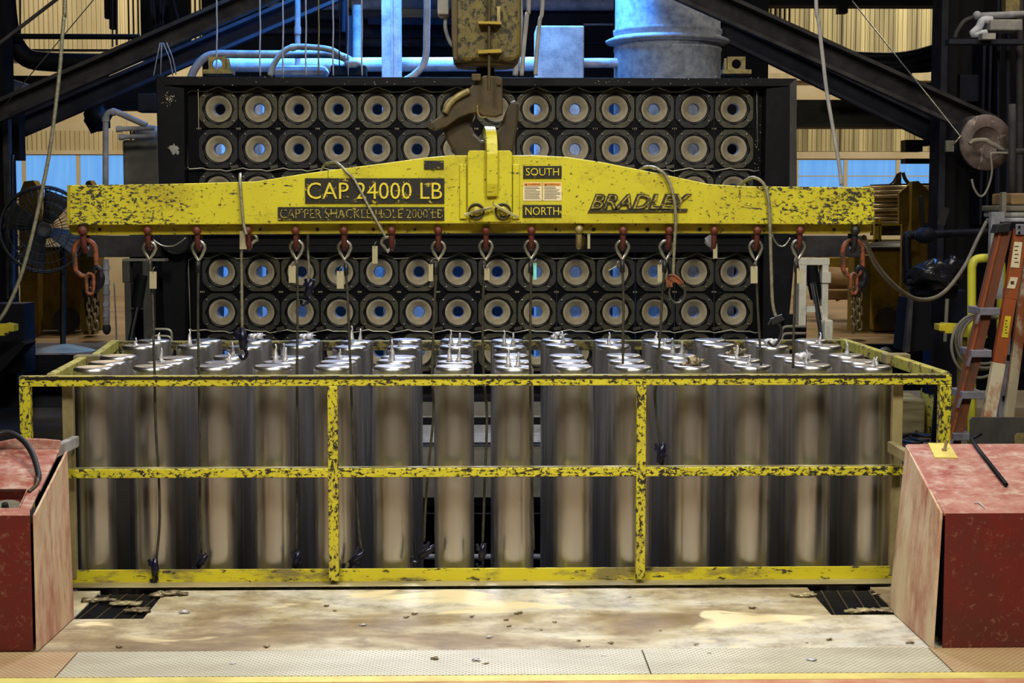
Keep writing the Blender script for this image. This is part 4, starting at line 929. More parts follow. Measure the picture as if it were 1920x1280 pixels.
t = thing('pipe_bracket', 'dusty grey pipe and boxed channel at the upper right corner', 'pipe', P(1850,60,12.4))
MB().tube([P(1832,30,12.4), P(1930,26,12.4)], .026, 10).build('elbow_pipe', M['dustp'], t); MB().ball(P(1832,29,12.4), .035, 12).build('elbow', M['dustp'], t)
MB().tube(PT([(1832,30),(1815,36),(1806,42),(1795,58),(1790,72)], 12.4), .018, 8).build('down_pipe', M['girder'], t)
MB().pbox(1857,36,1918,57,12.3,.2).build('ribbed_cover', M['pale'], t, .01); MB().pbox(1842,62,1867,73,12.2,.1).build('small_box', M['pale'], t)
MB().tube(PT([(1860,38),(1843,38),(1835,52),(1824,64),(1850,62)], 12.35), .03, 10).build('taped_hose', M['dust'], t); MB().pbox(1780,73,1925,82,12.3,.12).build('shelf_channel', M['girderb'], t)
o = up(1886,1912,-10,22,12.5,.1).build('meter_box', M['boltgold']); tag(o, 'beige box at the top right corner', 'box')
t = thing('hose_bundle', 'dark sagging hoses at upper right before the corrugated wall', 'hose', P(1700,110,16))
for i, pts in enumerate(([(1560,102),(1640,106),(1700,104),(1760,88),(1800,68)], [(1540,114),(1640,118),(1700,118),(1770,95),(1810,70)], [(1480,122),(1600,128),(1700,126),(1760,120),(1800,88)], [(1500,140),(1620,130),(1730,128),(1790,100)])):
    MB().tube(PT(pts, 16), [.045,.05,.06,.03][i], 8).build('hose', M['darksteel'], t)
for i, (a, b_, w_) in enumerate(((1580,1770,(100,112)), (1560,1775,(155,174)))):
    o = up(a,b_,w_[0],w_[1],19,.3).build('wall_girt', M['dark']); tag(o, 'dark horizontal steel member before the stained wall, '+['upper','lower'][i]+' of the pair', 'girder')
o = up(1695,1710,120,190,18.8,.2).build('girt_strut', M['dark']); tag(o, 'short dark upright joining the horizontal members on the right', 'strut')
o = up(1573,1590,8,24,17.8,.15).build('roof_clamp', M['dark']); tag(o, 'small dark block hung under the top right girder', 'clamp')
t = thing('wall_bracket', 'black bracket over the right windows', 'bracket', P(1730,290,17)); up(1698,1745,262,273,17,.2).build('arm', M['dark'], t); up(1698,1765,297,306,17,.2).build('lower_arm', M['dark'], t); up(1698,1730,273,284,17,.2).build('web', M['dark'], t)
# hose reel
t = thing('hose_reel', 'round rusty hose reel mounted at the upper right', 'hose reel', P(1845,270,10.8))
q = P(1848,267,10.8); R_ = 52/S(10.8); ax = Vector((.18,-1,.02)).normalized()
MB().lathe([(0,-.02),(R_,-.02),(R_*1.01,.0),(R_,.012),(R_*.56,.012)], q, ax, 40).build('front_flange', M['reel'], t)
MB().lathe([(R_*.56,.012),(R_*.55,.0),(0,.002)], q, ax, 36).build('hub_plate', M['reel'], t)
MB().lathe([(0,-.16),(R_*1.02,-.16),(R_*1.02,-.13),(R_*.8,-.12),(R_*.8,-.02)], q, ax, 40).build('drum', M['darksteel'], t)
MB().tube(PT([(1818,270),(1826,264),(1848,263),(1856,268),(1872,276),(1884,285)], 10.62), .016, 8).build('swivel_pipe', M['hose'], t)
MB().tube(PT([(1890,287),(1862,287),(1858,292),(1860,320),(1855,345),(1845,365),(1835,366),(1826,352),(1822,336)], 10.55), .008, 8).build('hose_end', M['hose'], t)
MB().pbox(1774,263,1789,284,10.7,.03).build('roller_guide', M['thimble'], t); MB().tube([P(1787,271,10.7), P(1800,257,10.7)], .006, 6).build('guide_arm', M['thimble'], t)
MB().tube([P(1898,195,10.6), P(1898,380,10.6)], .025, 10).tube([P(1870,284,10.62), P(1930,284,10.62)], .02, 8).build('mounting_pipe', M['girder'], t)
o = MB().tube([P(1802,257,10.7), P(1598,2,13)], .005, 6).build('guy_wire', M['thimble']); tag(o, 'thin taut wire slanting from the hose reel to the upper right girder', 'wire')
o = MB().tube(PT([(1531,-420),(1530,-20),(1535,40),(1543,110),(1550,170),(1560,230),(1572,300),(1578,348)], 9.5), .0115, 8).build('hanging_rope', M['pale']); tag(o, 'pale rope hanging behind the right arm of the beam', 'rope')
# dark pipework + valve
t = thing('valve_pipe', 'dark pipe with flanged valve and raised lever at right', 'valve', P(1735,440,12))
MB().cyl(P(1712,441,12), P(1850,435,12), .03, 12).build('pipe', M['darkb'], t); MB().tube(PT([(1712,441),(1703,441),(1700,450),(1700,480),(1702,530)], 12), .034, 10).build('elbow_pipe', M['darksteel'], t)
MB().ball(P(1735,441,12), .075, 14, sc=(1.15,1,.85)).cyl(P(1735,428,12), P(1735,418,12), .02, 10).build('valve_body', M['darkb'], t); MB().bar(P(1727,366,11.9), P(1730,425,11.9), .028, .02, (0,1,0)).build('lever', M['darksteel'], t, .006)
o = MB().bar(P(1774,389,11.8), P(1764,421,11.8), .06, .006, (0,1,0)).build('grey_tag', M['girder']); tag(o, 'grey metal tag hanging on the right column', 'tag')
o = MB().tube(PT([(1620,445,BYF+.1),(1645,500,8.6),(1690,546,9.2),(1730,562,9.8),(1770,548,10.2),(1808,500,10.6),(1832,450,10.9),(1850,415,11)], 9), .0135, 8).build('sagging_hose', M['hose']); tag(o, 'grey hose sagging from the beam end towards the right wall', 'hose')
# motor with bag
t = thing('pump_motor', 'dark blue motor on a black stand at the right', 'motor', P(1750,560,11.2))
MB().cyl(P(1712,535,11.3), P(1790,535,11.3), .095, 20).build('motor_body', M['darkb'], t); MB().cyl(P(1704,532,11.3), P(1714,532,11.3), .05, 16).build('shaft_end', M['girder'], t)
MB().pprism([(1712,560),(1745,560),(1747,655),(1702,660)], 11.1, .4).build('stand', M['dark'], t); MB().pprism([(1706,560),(1713,556),(1706,660),(1696,660)], 11.0, .06).build('stand_edge', M['girder'], t)
MB().pbox(1745,545,1815,740,11.6,.2).build('rear_panel', M['darkb'], t); MB().cyl(P(1776,560,11.1), P(1772,640,11.1), .014, 8).build('support_rod', M['hose'], t)
mb = MB().ball(P(1750,515,11.15), .15, 20, sc=(1.2,.7,.55), amp=.75, seed=2); mb.ball(P(1788,503,11.15), .08, 14, sc=(1,.6,1), amp=.9, seed=6)
tag(mb.build('plastic_bag', M['bag']), 'shiny black plastic sheet draped over the motor', 'plastic bag')
# yellow handrail, bracket, coil
t = thing('handrail', 'bright yellow tubular handrail beside the ladder', 'handrail', P(1840,760,10.4))
MB().tube(PT([(1822,830),(1822,700),(1822,600),(1822,515),(1823,498),(1829,487),(1842,484),(1860,484),(1872,489),(1877,500),(1877,560),(1877,700)], 10.4, 4), 8.2/S(10.4), 14).build('hoop_tube', M['lyel'], t)
MB().cyl(P(1826,590,10.4), P(1874,591,10.4), 6/S(10.4), 12).build('mid_rail', M['lyel'], t); 
t = thing('stepped_bracket', 'yellow notched bracket left of the handrail post', 'bracket', P(1800,620,10.6))
MB().pprism([(1761,608),(1772,608),(1772,606),(1850,611),(1852,634),(1806,632),(1806,630),(1785,628),(1785,625),(1772,625),(1772,621),(1761,620)], 10.55, .12).build('notched_bar', M['yel'], t, .004)
MB().pbox(1802,630,1815,800,10.6,.1).build('bracket_post', M['yeld'], t)
t = thing('hose_coil', 'coil of grey hose hung on the yellow handrail', 'hose coil', P(1820,640,10.2))
for i, (cx, cy, rx, ry) in enumerate(((1842,640,50,52),(1845,636,48,46),(1848,640,46,50),(1836,648,52,60))):
    pts = [P(cx+rx*math.cos(A*PI/180), cy-ry*math.sin(A*PI/180), 10.25-.02*i) for A in range(60, 320, 20)]
    MB().tube(smooth(pts, 2), .010, 8).build('hose_turn', M['hose'], t)
# ladder
LY = 9.4
t = thing('step_ladder', 'orange fibreglass stepladder with grey steps at the right edge', 'ladder', P(1850,980,LY))
MB().bar(P(1882,430,LY), P(1786,830,LY), .085, .05, (0,1,0)).bar(P(1786,830,LY), G(1752,990), .085, .05, (0,1,0)).build('front_rail', M['orange_d'], t, .003)
MB().bar(P(1876,430,LY-.03), P(1781,830,LY-.03), .014, .012, (0,1,0)).build('rail_edge', M['orange_l'], t)
MB().bar(P(1914,430,LY-.05), P(1893,560,LY-.05), .075, .05, (0,1,0)).bar(P(1893,560,LY-.05), P(1872,680,LY-.05), .072, .05, (0,1,0)).build('side_rail_upper', M['orange_l'], t, .003)
MB().bar(P(1872,680,LY-.05), P(1852,790,LY-.05), .075, .05, (0,1,0)).bar(P(1852,790,LY-.05), P(1822,980,LY-.05), .075, .05, (0,1,0)).build('side_rail_lower', M['orange_w'], t, .003)
MB().bar(P(1935,430,LY+.3), P(1914,600,LY+.3), .06, .04, (0,1,0)).bar(P(1914,600,LY+.3), P(1880,860,LY+.3), .06, .04, (0,1,0)).build('rear_rail', M['orange_w'], t, .003)
MB().bar(P(1890,540,LY+.35), P(1875,840,LY+.35), .05, .04, (0,1,0)).build('rear_rail', M['alu'], t)
for (a, b_, y) in ((1838,1876,577),(1822,1860,656),(1804,1846,734),(1788,1822,812)):
    MB().pbox(a,y,b_,y+14,LY-.07,.24).build('step', M['alu'], t, .004)
    MB().bar(P(a-2,y+12,LY-.06), P(a-8,y+30,LY-.06), .012, .02, (0,1,0)).build('step_brace', M['alu'], t)
MB().pprism([(1871,421),(1897,417),(1893,434),(1866,437)], LY-.06, .1).build('top_cap', M['black'], t, .003); MB().pbox(1895,416,1925,440,LY+.0,.2).build('top_cap', M['darksteel'], t)
MB().pbox(1905,420,1930,440,LY-.09,.015).build('hinge_plate', M['alu'], t, .002)
for y in (425, 436): MB().cyl(P(1911,y,LY-.10), P(1911,y,LY-.085), .008, 10).build('rivet', M['chrome'], t)
for i, (q, mt) in enumerate((((1898,453,1915,502),'paper'),((1891,519,1907,541),'paper'),((1881,592,1894,633),'yel'))):
    sl = MB().pprism([(q[0]+4,q[1]),(q[2]+2,q[1]+1),(q[2]-4,q[3]),(q[0]-3,q[3]-1)], LY-.079, .003).build('sticker', M[mt], t)
    mb = MB()
    for k in range(5 if i != 1 else 3):
        yy = q[1]+8+k*(q[3]-q[1]-12)/5; mb.pbox(q[0]+4, yy, q[2]-5-(k % 2)*2, yy+1.5, LY-.081, .002)
    mb.build('sticker_print', M['ink'], sl)
for a, b_, y in ((1888,1912,665),(1880,1900,742)): MB().pbox(a,y,b_,y+9,LY+.32,.04).build('rear_brace', M['darksteel'], t)
# boards and stack behind ladder, blue panel
o = up(1857,1882,397,560,10.2,.05).build('partition_board', M['dustp']); tag(o, 'upright bluish grey panel behind the ladder top', 'panel')
t = thing('board_pile', 'pile of dusty boards and sacks above the ladder', 'board pile', P(1890,410,10.4))
for i, (a, y0, y1, mt) in enumerate(((1880,398,407,'pale'),(1884,408,416,'dust'),(1876,385,396,'hose'),(1896,362,384,'wood'))): up(a,1960,y0,y1,10.4,.4).build('board', M[mt], t, .01)
up(1879,1887,360,398,10.3,.05).build('upright_slat', M['hose'], t)
# grey sheet behind right cabinet
o = MB().pprism([(1819,786),(1823,782),(1990,782),(1990,905),(1819,905)], 7.55, .012).build('steel_sheet', M['frame_l']); tag(o, 'dark scratched steel sheet standing behind the right cabinet', 'steel sheet')
o = MB().pprism([(1903,818),(1908,812),(1990,812),(1990,905),(1903,905)], 7.5, .01).build('checker_sheet', M['boltgold']); tag(o, 'small checkered plate in front of the scratched sheet at the right edge', 'plate')
# floor things on the right
t = thing('drum_base', 'rounded yellow green machine base beyond the railing corner', 'machine base', G(1755,830))
q = P(1762,800,13.2); MB().lathe([(0,0),(.15,0),(.165,.15),(.16,.38),(.13,.40),(0,.40)], Vector((q.x,q.y,.0)), (0,0,1), 32).build('drum', M['dullrail'], t)
o = up(1688,1735,748,815,13,.5).build('concrete_block', M['sill'], None, .02); tag(o, 'pale concrete block on the floor beyond the railing corner', 'block')
t = thing('cable_coil', 'black cables coiled on the floor beside the railing corner post', 'cable')
for i, (cx, cy, rx, ry) in enumerate(((1728,806,34,9),(1735,815,30,11),(1722,822,34,8),(1742,810,24,8))):
    pts = [G(cx+rx*math.cos(A), cy-ry*math.sin(A), .02+.01*i) for A in [k*.45 for k in range(12)]]
    MB().tube(smooth(pts, 3), .013, 7).build('cable_turn', M['black'], t)
MB().tube(smooth([G(1690,788,.03), G(1720,787,.03), G(1740,800,.03)], 5), .013, 7).build('cable_turn', M['black'], t)
o = MB().bar(P(1760,715,12.2), G(1751,828), .045, .03, (0,1,0)).build('leaning_bar', M['darkb']); tag(o, 'dark leaning bar inside the right railing corner', 'bar')
o = MB().tube(PT([(1640,705),(1643,680),(1650,664),(1660,657),(1667,664),(1662,680),(1652,700)], 9.15), .022, 10).build('rubber_loop', M['black']); tag(o, 'black rubber hose loop over the right side rail', 'hose')
# white hydraulic frame right
t = thing('hydraulic_frame', 'white steel frame with chrome cylinder rod right of the mould table', 'hydraulic frame', P(1525,640,11.6))
for q in ((1498,497,1512,612),(1541,497,1553,640),(1497,484,1556,497),(1512,574,1541,586)): up(q[0],q[2],q[1],q[3],11.6,.12).build('frame_bar', M['white'], t, .004)
up(1546,1562,600,640,11.55,.15).build('foot_block', M['white'], t, .008); up(1541.5,1558,510,530,11.585,.1).build('gusset', M['white'], t)
MB().cyl(P(1520,497,11.65), P(1531,560,11.65), .05, 16, r2=.045).build('cylinder_barrel', M['dark'], t); MB().cyl(P(1524,530,11.6), P(1545,650,11.6), .021, 14).build('cylinder_rod', M['chrome'], t)
for y in (611, 624): MB().tube(PT([(1512,y+1),(1480,y+1),(1470,y+3),(1466,y+12),(1466,660)], 11.5, 3), .011, 8).build('supply_pipe', M['hose'], t)
up(1470,1512,590,640,11.8,.1).build('back_plate', M['dark'], t)
# left hydraulic frame
t = thing('hydraulic_frame', 'dark dusty frame with chrome cylinder rod left of the mould table', 'hydraulic frame', P(265,640,11.6))
for q in ((229,490,243,530),(234,530,246,640),(229,485,310,490),(268,490,286,640),(246,576,268,580)): up(q[0],q[2],q[1],q[3],11.6,.12).build('frame_bar', M['pitwall'] if q[1] == 485 else M['frame_l'], t, .004)
up(244,312,492,640,12.0,.05).build('back_plate', M['dark'], t); MB().cyl(P(268,515,11.62), P(258,575,11.62), .045, 16).build('cylinder_barrel', M['dark'], t); MB().cyl(P(262,548,11.6), P(242,650,11.6), .019, 14).build('cylinder_rod', M['chrome'], t)
for y in (617, 630): MB().tube(PT([(285,y),(312,y),(320,y+4),(322,y+14),(322,665)], 11.5, 3), .010, 8).build('supply_pipe', M['wire'], t)
# arm plates behind the beam
for a, b_, lab in ((162,312,'left'), (1478,1619,'right')):
    o = up(a,b_,442,482,12.3,.12).build('table_arm', M['girder'], None, .006); tag(o, 'grey steel arm plate behind the %s end of the lifting beam' % lab, 'steel plate')
for a, b_, lab in ((280,348,'left'),(1448,1482,'right')):
    pts = [(a,440),(a+(b_-a)*.15,452),(a+(b_-a)*.4,461),(a+(b_-a)*.7,460),(b_,446)]
    o = MB().tube(PT(pts, 9.5), .005, 6).build('cable_loop', M['thimble']); tag(o, 'thin pale cable loop under the %s part of the beam' % lab, 'cable')
# rear right: bins, posts, coils
t = thing('waste_bin', 'yellow wheeled waste bin with black lid, right background', 'bin', P(1690,620,25))
MB().pprism([(1620,464),(1748,470),(1740,621),(1638,621)], 24.6, .8).build('bin_body', M['yeld'], t, .03); up(1616,1752,462,470,24.5,1).build('lid_rim', M['black'], t, .02)
MB().ball(P(1680,464,25), .5, 16, sc=(1.1,.8,.22)).build('lid', M['black'], t); MB().cyl(P(1664,596,24.3), P(1664,596,24.5), .17, 20).build('wheel', M['black'], t)
t = thing('yellow_stand', 'dull yellow pointed upright post in the right background', 'post', P(1715,470,24))
MB().pprism([(1686,362),(1712,340),(1722,339),(1745,361),(1744,420),(1686,420)], 23.8, .1).build('pointed_plate', M['yeld'], t); up(1709,1722,340,470,23.6,.2).build('upright', M['yeld'], t); up(1690,1740,420,620,24.0,.1).build('lower_leg', M['yeld'], t)
o = up(1601,1632,478,622,23,.4).build('yellow_post', M['yeld'], None, .01); tag(o, 'dull yellow square post standing behind the right end of the beam', 'post')
t = thing('metal_coils', 'stack of shiny strip metal coils in the right background', 'metal coils', P(1690,430,26))
for i in range(9):
    y = 352+i*8.2; r_ = .62+.03*(i % 3); q = P(1690,y,26); MB().lathe([(r_-.04,-.03),(r_,-.028),(r_,.028),(r_-.04,.03)], q, (0,0,1), 32).build('coil', M['brass'], t)
MB().cyl(P(1690,440,26), P(1690,345,26), .5, 20).build('core', M['hook'], t)
t = thing('yellow_rack', 'yellow rack bars beneath the metal coils', 'rack', P(1680,450,25.5))
for q in ((1640,410,1648,455),(1650,410,1653,455),(1625,449,1700,454),(1640,420,1760,423)): up(q[0],q[2],q[1],q[3],25.15,.1).build('rack_bar', M['yel'], t)
t = thing('clamp_hook', 'small dark lifting tongs on top of the metal coils', 'tongs', P(1690,345,26))
MB().pprism([(1676,348),(1684,325),(1690,322),(1690,348)], 25.9, .1).build('jaw', M['hook'], t); MB().tube(PT([(1693,323),(1697,335),(1705,345)], 25.9), .03, 8).build('jaw', M['hook'], t); MB().tube(PT([(1665,348),(1675,340),(1683,325)], 25.9), .015, 6).build('jaw', M['hook'], t)
o = MB().ball(P(1590,530,27.5), .54, 12, sc=(1.3,.6,.5), amp=.5, seed=1).build('sack', M['wood']); tag(o, 'beige sack pile seen beside the white hydraulic frame', 'sack')
o = up(1540,1605,543,562,27,.6).build('timber_beam', M['wood'], None, .02); tag(o, 'rough timber under the beige sacks, right background', 'timber')
o = up(1540,1600,482,505,28.2,.5).build('yellow_beam', M['yeld'], None, .02); tag(o, 'dull yellow beam behind the beige sacks', 'beam')
o = up(1745,1772,500,560,24,.3).build('carton', M['wood'], None, .02); tag(o, 'tan carton right of the waste bin', 'carton')
o = up(1722,1760,442,480,26.5,.4).build('pale_crate', M['pale'], None, .02); tag(o, 'grey box behind the valve pipe', 'box')
# ================================================================== BACKGROUND, LEFT
t = thing('waste_bin', 'large grimy yellow waste bin behind the fan, left background', 'bin', P(95,618,25))
MB().pprism([(36,464),(160,466),(152,619),(58,619)], 24.6, .8).build('bin_body', M['yeld'], t, .03); up(30,162,462,469,24.5,1).build('bin_rim', M['hook'], t, .02); MB().cyl(P(125,600,24.3), P(125,600,24.5), .2, 20).build('wheel', M['black'], t)
o = up(150,186,440,620,23,.35).build('yellow_post', M['yeld'], None, .01); tag(o, 'dull yellow square post behind the left end of the beam', 'post')
for i, (a, b_) in enumerate(((35,70),(152,176))):
    o = MB().pprism([(a,365),(a+10,340),(b_-8,338),(b_,350),(b_,627),(a+4,627)], 24, .3).build('post_cap', M['yeld']); tag(o, 'dull yellow bracket standing '+['left of','right of']  [i]+' the fan top, before the windows', 'bracket')
t = thing('floor_fan', 'black caged pedestal fan on a round base, left', 'fan', P(118,655,13.3))
c0 = P(83,430,13.2); R_ = 80/S(13.3); axf = Vector((.25,-1,.1)).normalized(); u_ = axf.cross(Vector((0,0,1))).normalized(); v_ = u_.cross(axf)
cage = MB()
for rr_, dd in ((1,0),(.97,.07),(.97,-.07),(.8,.11),(.6,.125),(.4,.13),(.2,.13)):
    cage.tube([c0+(u_*math.cos(A)+v_*math.sin(A))*R_*rr_+axf*dd for A in [2*PI*k/40 for k in range(40)]], .008 if rr_ > .95 else .0035, 6, closed=True)
for k in range(40):
    A = 2*PI*k/40; d = u_*math.cos(A)+v_*math.sin(A); cage.tube([c0+d*.05+axf*.13, c0+d*R_*.6+axf*.125, c0+d*R_*.97+axf*.07, c0+d*R_], .0025, 4); cage.tube([c0+d*R_, c0+d*R_*.97-axf*.07, c0+d*.06-axf*.12], .0025, 4)
cage.build('cage', M['black'], t)
for k in range(4):
    A = 2*PI*k/4+.4; d = u_*math.cos(A)+v_*math.sin(A); e = axf.cross(d); mb = MB()
    quad(mb, c0+d*.06-e*.04+axf*.02, c0+d*R_*.88-e*.12+axf*.04, c0+d*R_*.88+e*.12-axf*.03, c0+d*.06+e*.04-axf*.02, .004); mb.build('fan_blade', M['black'], t)
MB().cyl(c0-axf*.22, c0+axf*.03, .06, 20).build('motor', M['black'], t)
MB().cyl(P(118,655,13.4), P(118,470,13.4), .024, 12).tube([P(118,500,13.4), P(118,440,13.4), c0-axf*.18], .024, 10).build('pole', M['black'], t)
q = P(118,655,13.4); MB().lathe([(0,.07),(.08,.06),(.2,.03),(.305,0),(.305,-.02),(0,-.02)], q-Vector((0,0,.02)), (0,0,1), 36).build('base', M['wood'], t)
t = thing('machine_plinth', 'dark machine plinth under the fan at the left', 'plinth', P(100,760,13.6))
up(-30,215,665,722,13.0,1.2).build('plinth_top', M['darksteel'], t); up(-30,215,722,1000,13.2,1).build('plinth_body', M['pitfloor'], t); up(-20,32,655,720,12.8,.4).build('side_box', M['dark'], t)
MB().pprism([(-30,690),(40,640),(48,646),(-20,720)], 12.2, .3).build('ramp_plate', M['dark'], t)
o = MB().box(P(0,745,11).x-.4, P(118,745,11).x+.1, 10.2, 12.4, .30, .34).build('steel_walkway', M['dark']); tag(o, 'dark bluish walkway plate outside the left railing corner', 'walkway')
o = up(-20,46,570,700,12.5,.3).build('side_cabinet', M['darksteel']); tag(o, 'low dark cabinet at the left edge beside the fan', 'cabinet')
o = MB().pprism([(-10,608),(10,608),(10,606),(26,609),(26,621),(16,621),(16,624),(8,624),(8,629),(-10,629)], 12.1, .12).build('stepped_bracket', M['yel']); tag(o, 'small yellow notched bracket at the left edge', 'bracket')
t = thing('steel_column', 'dark steel column with cables at the left edge', 'column', P(5,640,13.8)); up(-40,6,-420,640,13.8).build('flange', M['dark'], t); up(8,19,205,560,13.7,.1).build('web', M['girder'], t); up(19,35,205,300,13.9,.2).build('side_plate', M['dark'], t)
for x in (24,): MB().tube(PT([(x,290),(x-1,400),(x-4,560)], 13.5), .014, 6).build('cable', M['black'], t)
o = MB().tube(PT([(10,-30),(14,30),(24,75),(50,108),(95,116),(170,118),(215,118)], 14.4), .085, 14).build('curved_duct', M['dark']); tag(o, 'thick black curved duct at the upper left corner', 'duct')
o = MB().cyl(P(-10,68,14.2), P(262,69,14.2), .024, 12).build('horizontal_pipe', M['dark']); tag(o, 'thin black horizontal pipe before the upper left corrugated wall', 'pipe')
o = up(-20,300,142,160,17,.3).build('crane_girder', M['dark']); tag(o, 'black horizontal girder behind the upper left braces', 'girder')
o = MB().pbox(-20,160,300,205,16.5,.2).build('dark_truss', M['dark']); tag(o, 'dark machinery mass between the upper left braces', 'machinery')
o = MB().pbox(14,92,260,95,30,.2).build('wall_rail', M['dark']); tag(o, 'thin dark rail on the upper left corrugated wall', 'rail')
for i, (a, b_, y) in enumerate(((195,205,34),(204,214,54))):
    o = up(a,b_,-30,y,16,.1).build('hanging_plate', M['dark']); tag(o, ['shorter','longer'][i]+' black plate hanging before the upper left wall', 'plate')
for i, (x, y1, r_) in enumerate(((38,88,.008),(211,88,.008),(219,85,.010))):
    o = MB().cyl(P(x,-10,15.5), P(x,y1,15.5), r_, 6).build('hanging_rod', M['black']); tag(o, 'thin black vertical rod at upper left, '+['leftmost','middle','rightmost'][i]+' of three', 'rod')
t = thing('cable_column', 'black column wrapped with hanging cables, left of the mould table', 'column', P(300,130,17)); up(260,345,-420,112,17,.3).build('column_body', M['dark'], t)
for i, pts in enumerate(([(282,-10),(286,30),(296,52),(304,30),(309,-10)], [(300,-10),(304,40),(312,60)], [(322,-10),(330,20),(340,60)], [(286,-10),(290,40),(288,70)])): MB().tube(PT(pts, 16.6), .022, 6).build('cable', M['girderb'], t)
for i, pts in enumerate(([(300,80),(292,120),(288,142)], [(303,80),(301,140)], [(305,80),(318,110),(324,142)], [(312,80),(324,110),(330,140)])):
    o = MB().tube(PT(pts, 12.9, 3), .005, 6).build('blue_cable', M['dustp']); tag(o, 'thin cable running down behind the table corner, %s of four' % ['leftmost','second','third','rightmost'][i], 'cable')
o = MB().tube(PT([(128,-420),(122,-10),(120,30),(117,65),(112,130),(103,210),(92,290),(75,375),(58,450),(38,520),(12,580),(-10,610)], 9.0), .011, 8).build('hanging_rope', M['cable_l']); tag(o, 'long pale rope curving down across the left side', 'rope')
MB
o = MB().cyl(P(-10,88,11), P(120,-12,11), .013, 8).build('slanting_pole', M['girder']); tag(o, 'grey slanting pole crossing the upper left corner', 'pole')
o = MB().tube([P(-5,214,10), P(182,-8,10)], .0035, 5).build('guy_wire', M['girder']); tag(o, 'thin dark wire slanting across the upper left braces', 'wire')
o = MB().cyl(P(-20,150,14.9), P(52,172,14.9), .07, 14).build('grey_cylinder', M['dustp']); tag(o, 'dusty grey cylinder at the left edge behind the brace', 'cylinder')
o = MB().ball(P(184,220,16), .14, 14, sc=(1,.8,1.05), amp=.35, seed=8).build('round_lamp', M['black']); tag(o, 'round black fitting hanging over the left windows', 'fitting')
up(195,300,165,205,16.2,.3).build('hanging_duct', M['dark']); tag(bpy.context.scene.objects[-1] if 0 else COL.objects[-1], 'dark boxy duct hanging left of the mould table', 'duct')
t = thing('water_pipe', 'grey elbowed water pipe with blue end, left of the mould table', 'pipe', P(198,340,12.6))
MB().tube(PT([(198,470),(198,340),(198,240),(198,222),(203,212),(214,209),(228,214),(250,224),(275,235)], 12.6, 4), 5.6/S(12.6), 14).build('pipe', M['dustp'], t); MB().cyl(P(198,228,12.6), P(198,219,12.6), .03, 14).cyl(P(210,210,12.6), P(216,210,12.6), .03, 14).build('coupling', M['dustp'], t)
t = thing('grey_tank', 'grey water tank with pipe stubs left of the mould table', 'tank', P(260,340,12.8))
up(231,300,262,440,12.8,.4).build('tank_body', M['pitwall'], t, .02); MB().ball(P(278,252,12.9), .11, 14, sc=(1.2,.8,.7)).build('tank_neck', M['dustp'], t)
for y, x in ((242,218),(257,223)): MB().cyl(P(x,y,12.6), P(290,y-2,12.6), .018, 10).cyl(P(x,y,12.6), P(x+10,y,12.6), .024, 10).build('pipe_stub', M['dustp'], t)
o = up(257,292,175,210,12.7,.15).build('sight_box', M['darkb'], None, .01); tag(o, 'dark blue box beside the upper left corner of the mould table', 'box')
t = thing('segmented_pipe', 'grey segmented pipe hanging with a rounded end, left', 'pipe', P(200,485,12.1))
MB().cyl(P(198,486,12.1), P(200,615,12.1), 6/S(12.1), 16).build('pipe', M['dustp'], t); MB().ball(P(200,616,12.1), .033, 14, sc=(1,1,1.4)).build('end_cap', M['girder'], t)
for y in (502,530,548,570,590): MB().cyl(P(199,y-4,12.1), P(199,y+4,12.1), 7.2/S(12.1), 16).build('collar', M['dustp'], t)
o = MB().tube(PT([(214,530),(216,575),(218,620),(218,645)], 12), .006, 6).build('thin_pipe', M['pale']); tag(o, 'thin pale pipe right of the segmented pipe', 'pipe')
# ================================================================== BEHIND THE TABLE, TOP
up(380,1440,-500,820,17.5,.3).build('furnace_wall', M['dark']); tag(COL.objects[-1], 'dark blue grey furnace casing behind the mould table', 'furnace')
t = thing('exhaust_duct', 'large round speckled duct rising behind the mould table', 'duct', P(1250,400,14.4))
q = P(1251,140,14.4); R_ = 99/S(14.4); Z = lambda y: P(1251,y,14.4-R_).z-q.z
MB().lathe([(R_,Z(778)),(R_,Z(88)),(R_*1.015,Z(86)),(R_*1.015,Z(82)),(R_,Z(80)),(R_,Z(74)),(R_*1.15,Z(71)),(R_*1.16,Z(66)),(R_*1.1,Z(63)),(R_*.99,Z(58)),(R_*1.02,Z(52)),(R_*1.02,Z(46)),(R_*.985,Z(44)),(R_*.985,Z(-420))], q, (0,0,1), 56).build('duct_shell', M['duct'], t)
o = up(716,752,-420,798,13.8,.2).pbox(733,-420,738,798,13.78,.03).build('white_column', M['dust'], None, .006); tag(o, 'pale square column behind the mould table', 'column')
o = up(1005,1094,48,796,13.9,.5).build('dusty_box', M['dust'], None, .012); tag(o, 'pale dusty box behind the table, right of the crane block', 'box')
o = MB().tube(PT([(801,-420),(801,-40),(800,60),(799,100),(794,120),(784,134),(768,146),(740,160)], 13.5), 6.5/S(13.5), 12).build('curved_pipe', M['dust']); tag(o, 'pale curved pipe behind the table, left of the crane block', 'pipe')
o = MB().cyl(P(400,122,14.3), P(1010,120,14.3), 13/S(14.3), 18).cyl(P(1094,118,14.3), P(1160,118,14.3), 9/S(14.3), 14).build('main_pipe', M['dust']); tag(o, 'thick pale horizontal pipe behind the top of the table', 'pipe')
t = thing('bent_hoses', 'two dusty grey hoses arching over the table top', 'hose', P(560,110,13.2))
MB().tube(PT([(356,150),(366,128),(382,110),(405,102),(470,102),(560,102),(620,102),(650,110),(664,122)], 13.2), 7.5/S(13.2), 12).build('lower_hose', M['dustp'], t)
MB().tube(PT([(506,142),(514,120),(530,98),(552,88),(590,89),(622,94),(645,108)], 13.0), 5.5/S(13), 12).build('upper_hose', M['pale'], t)
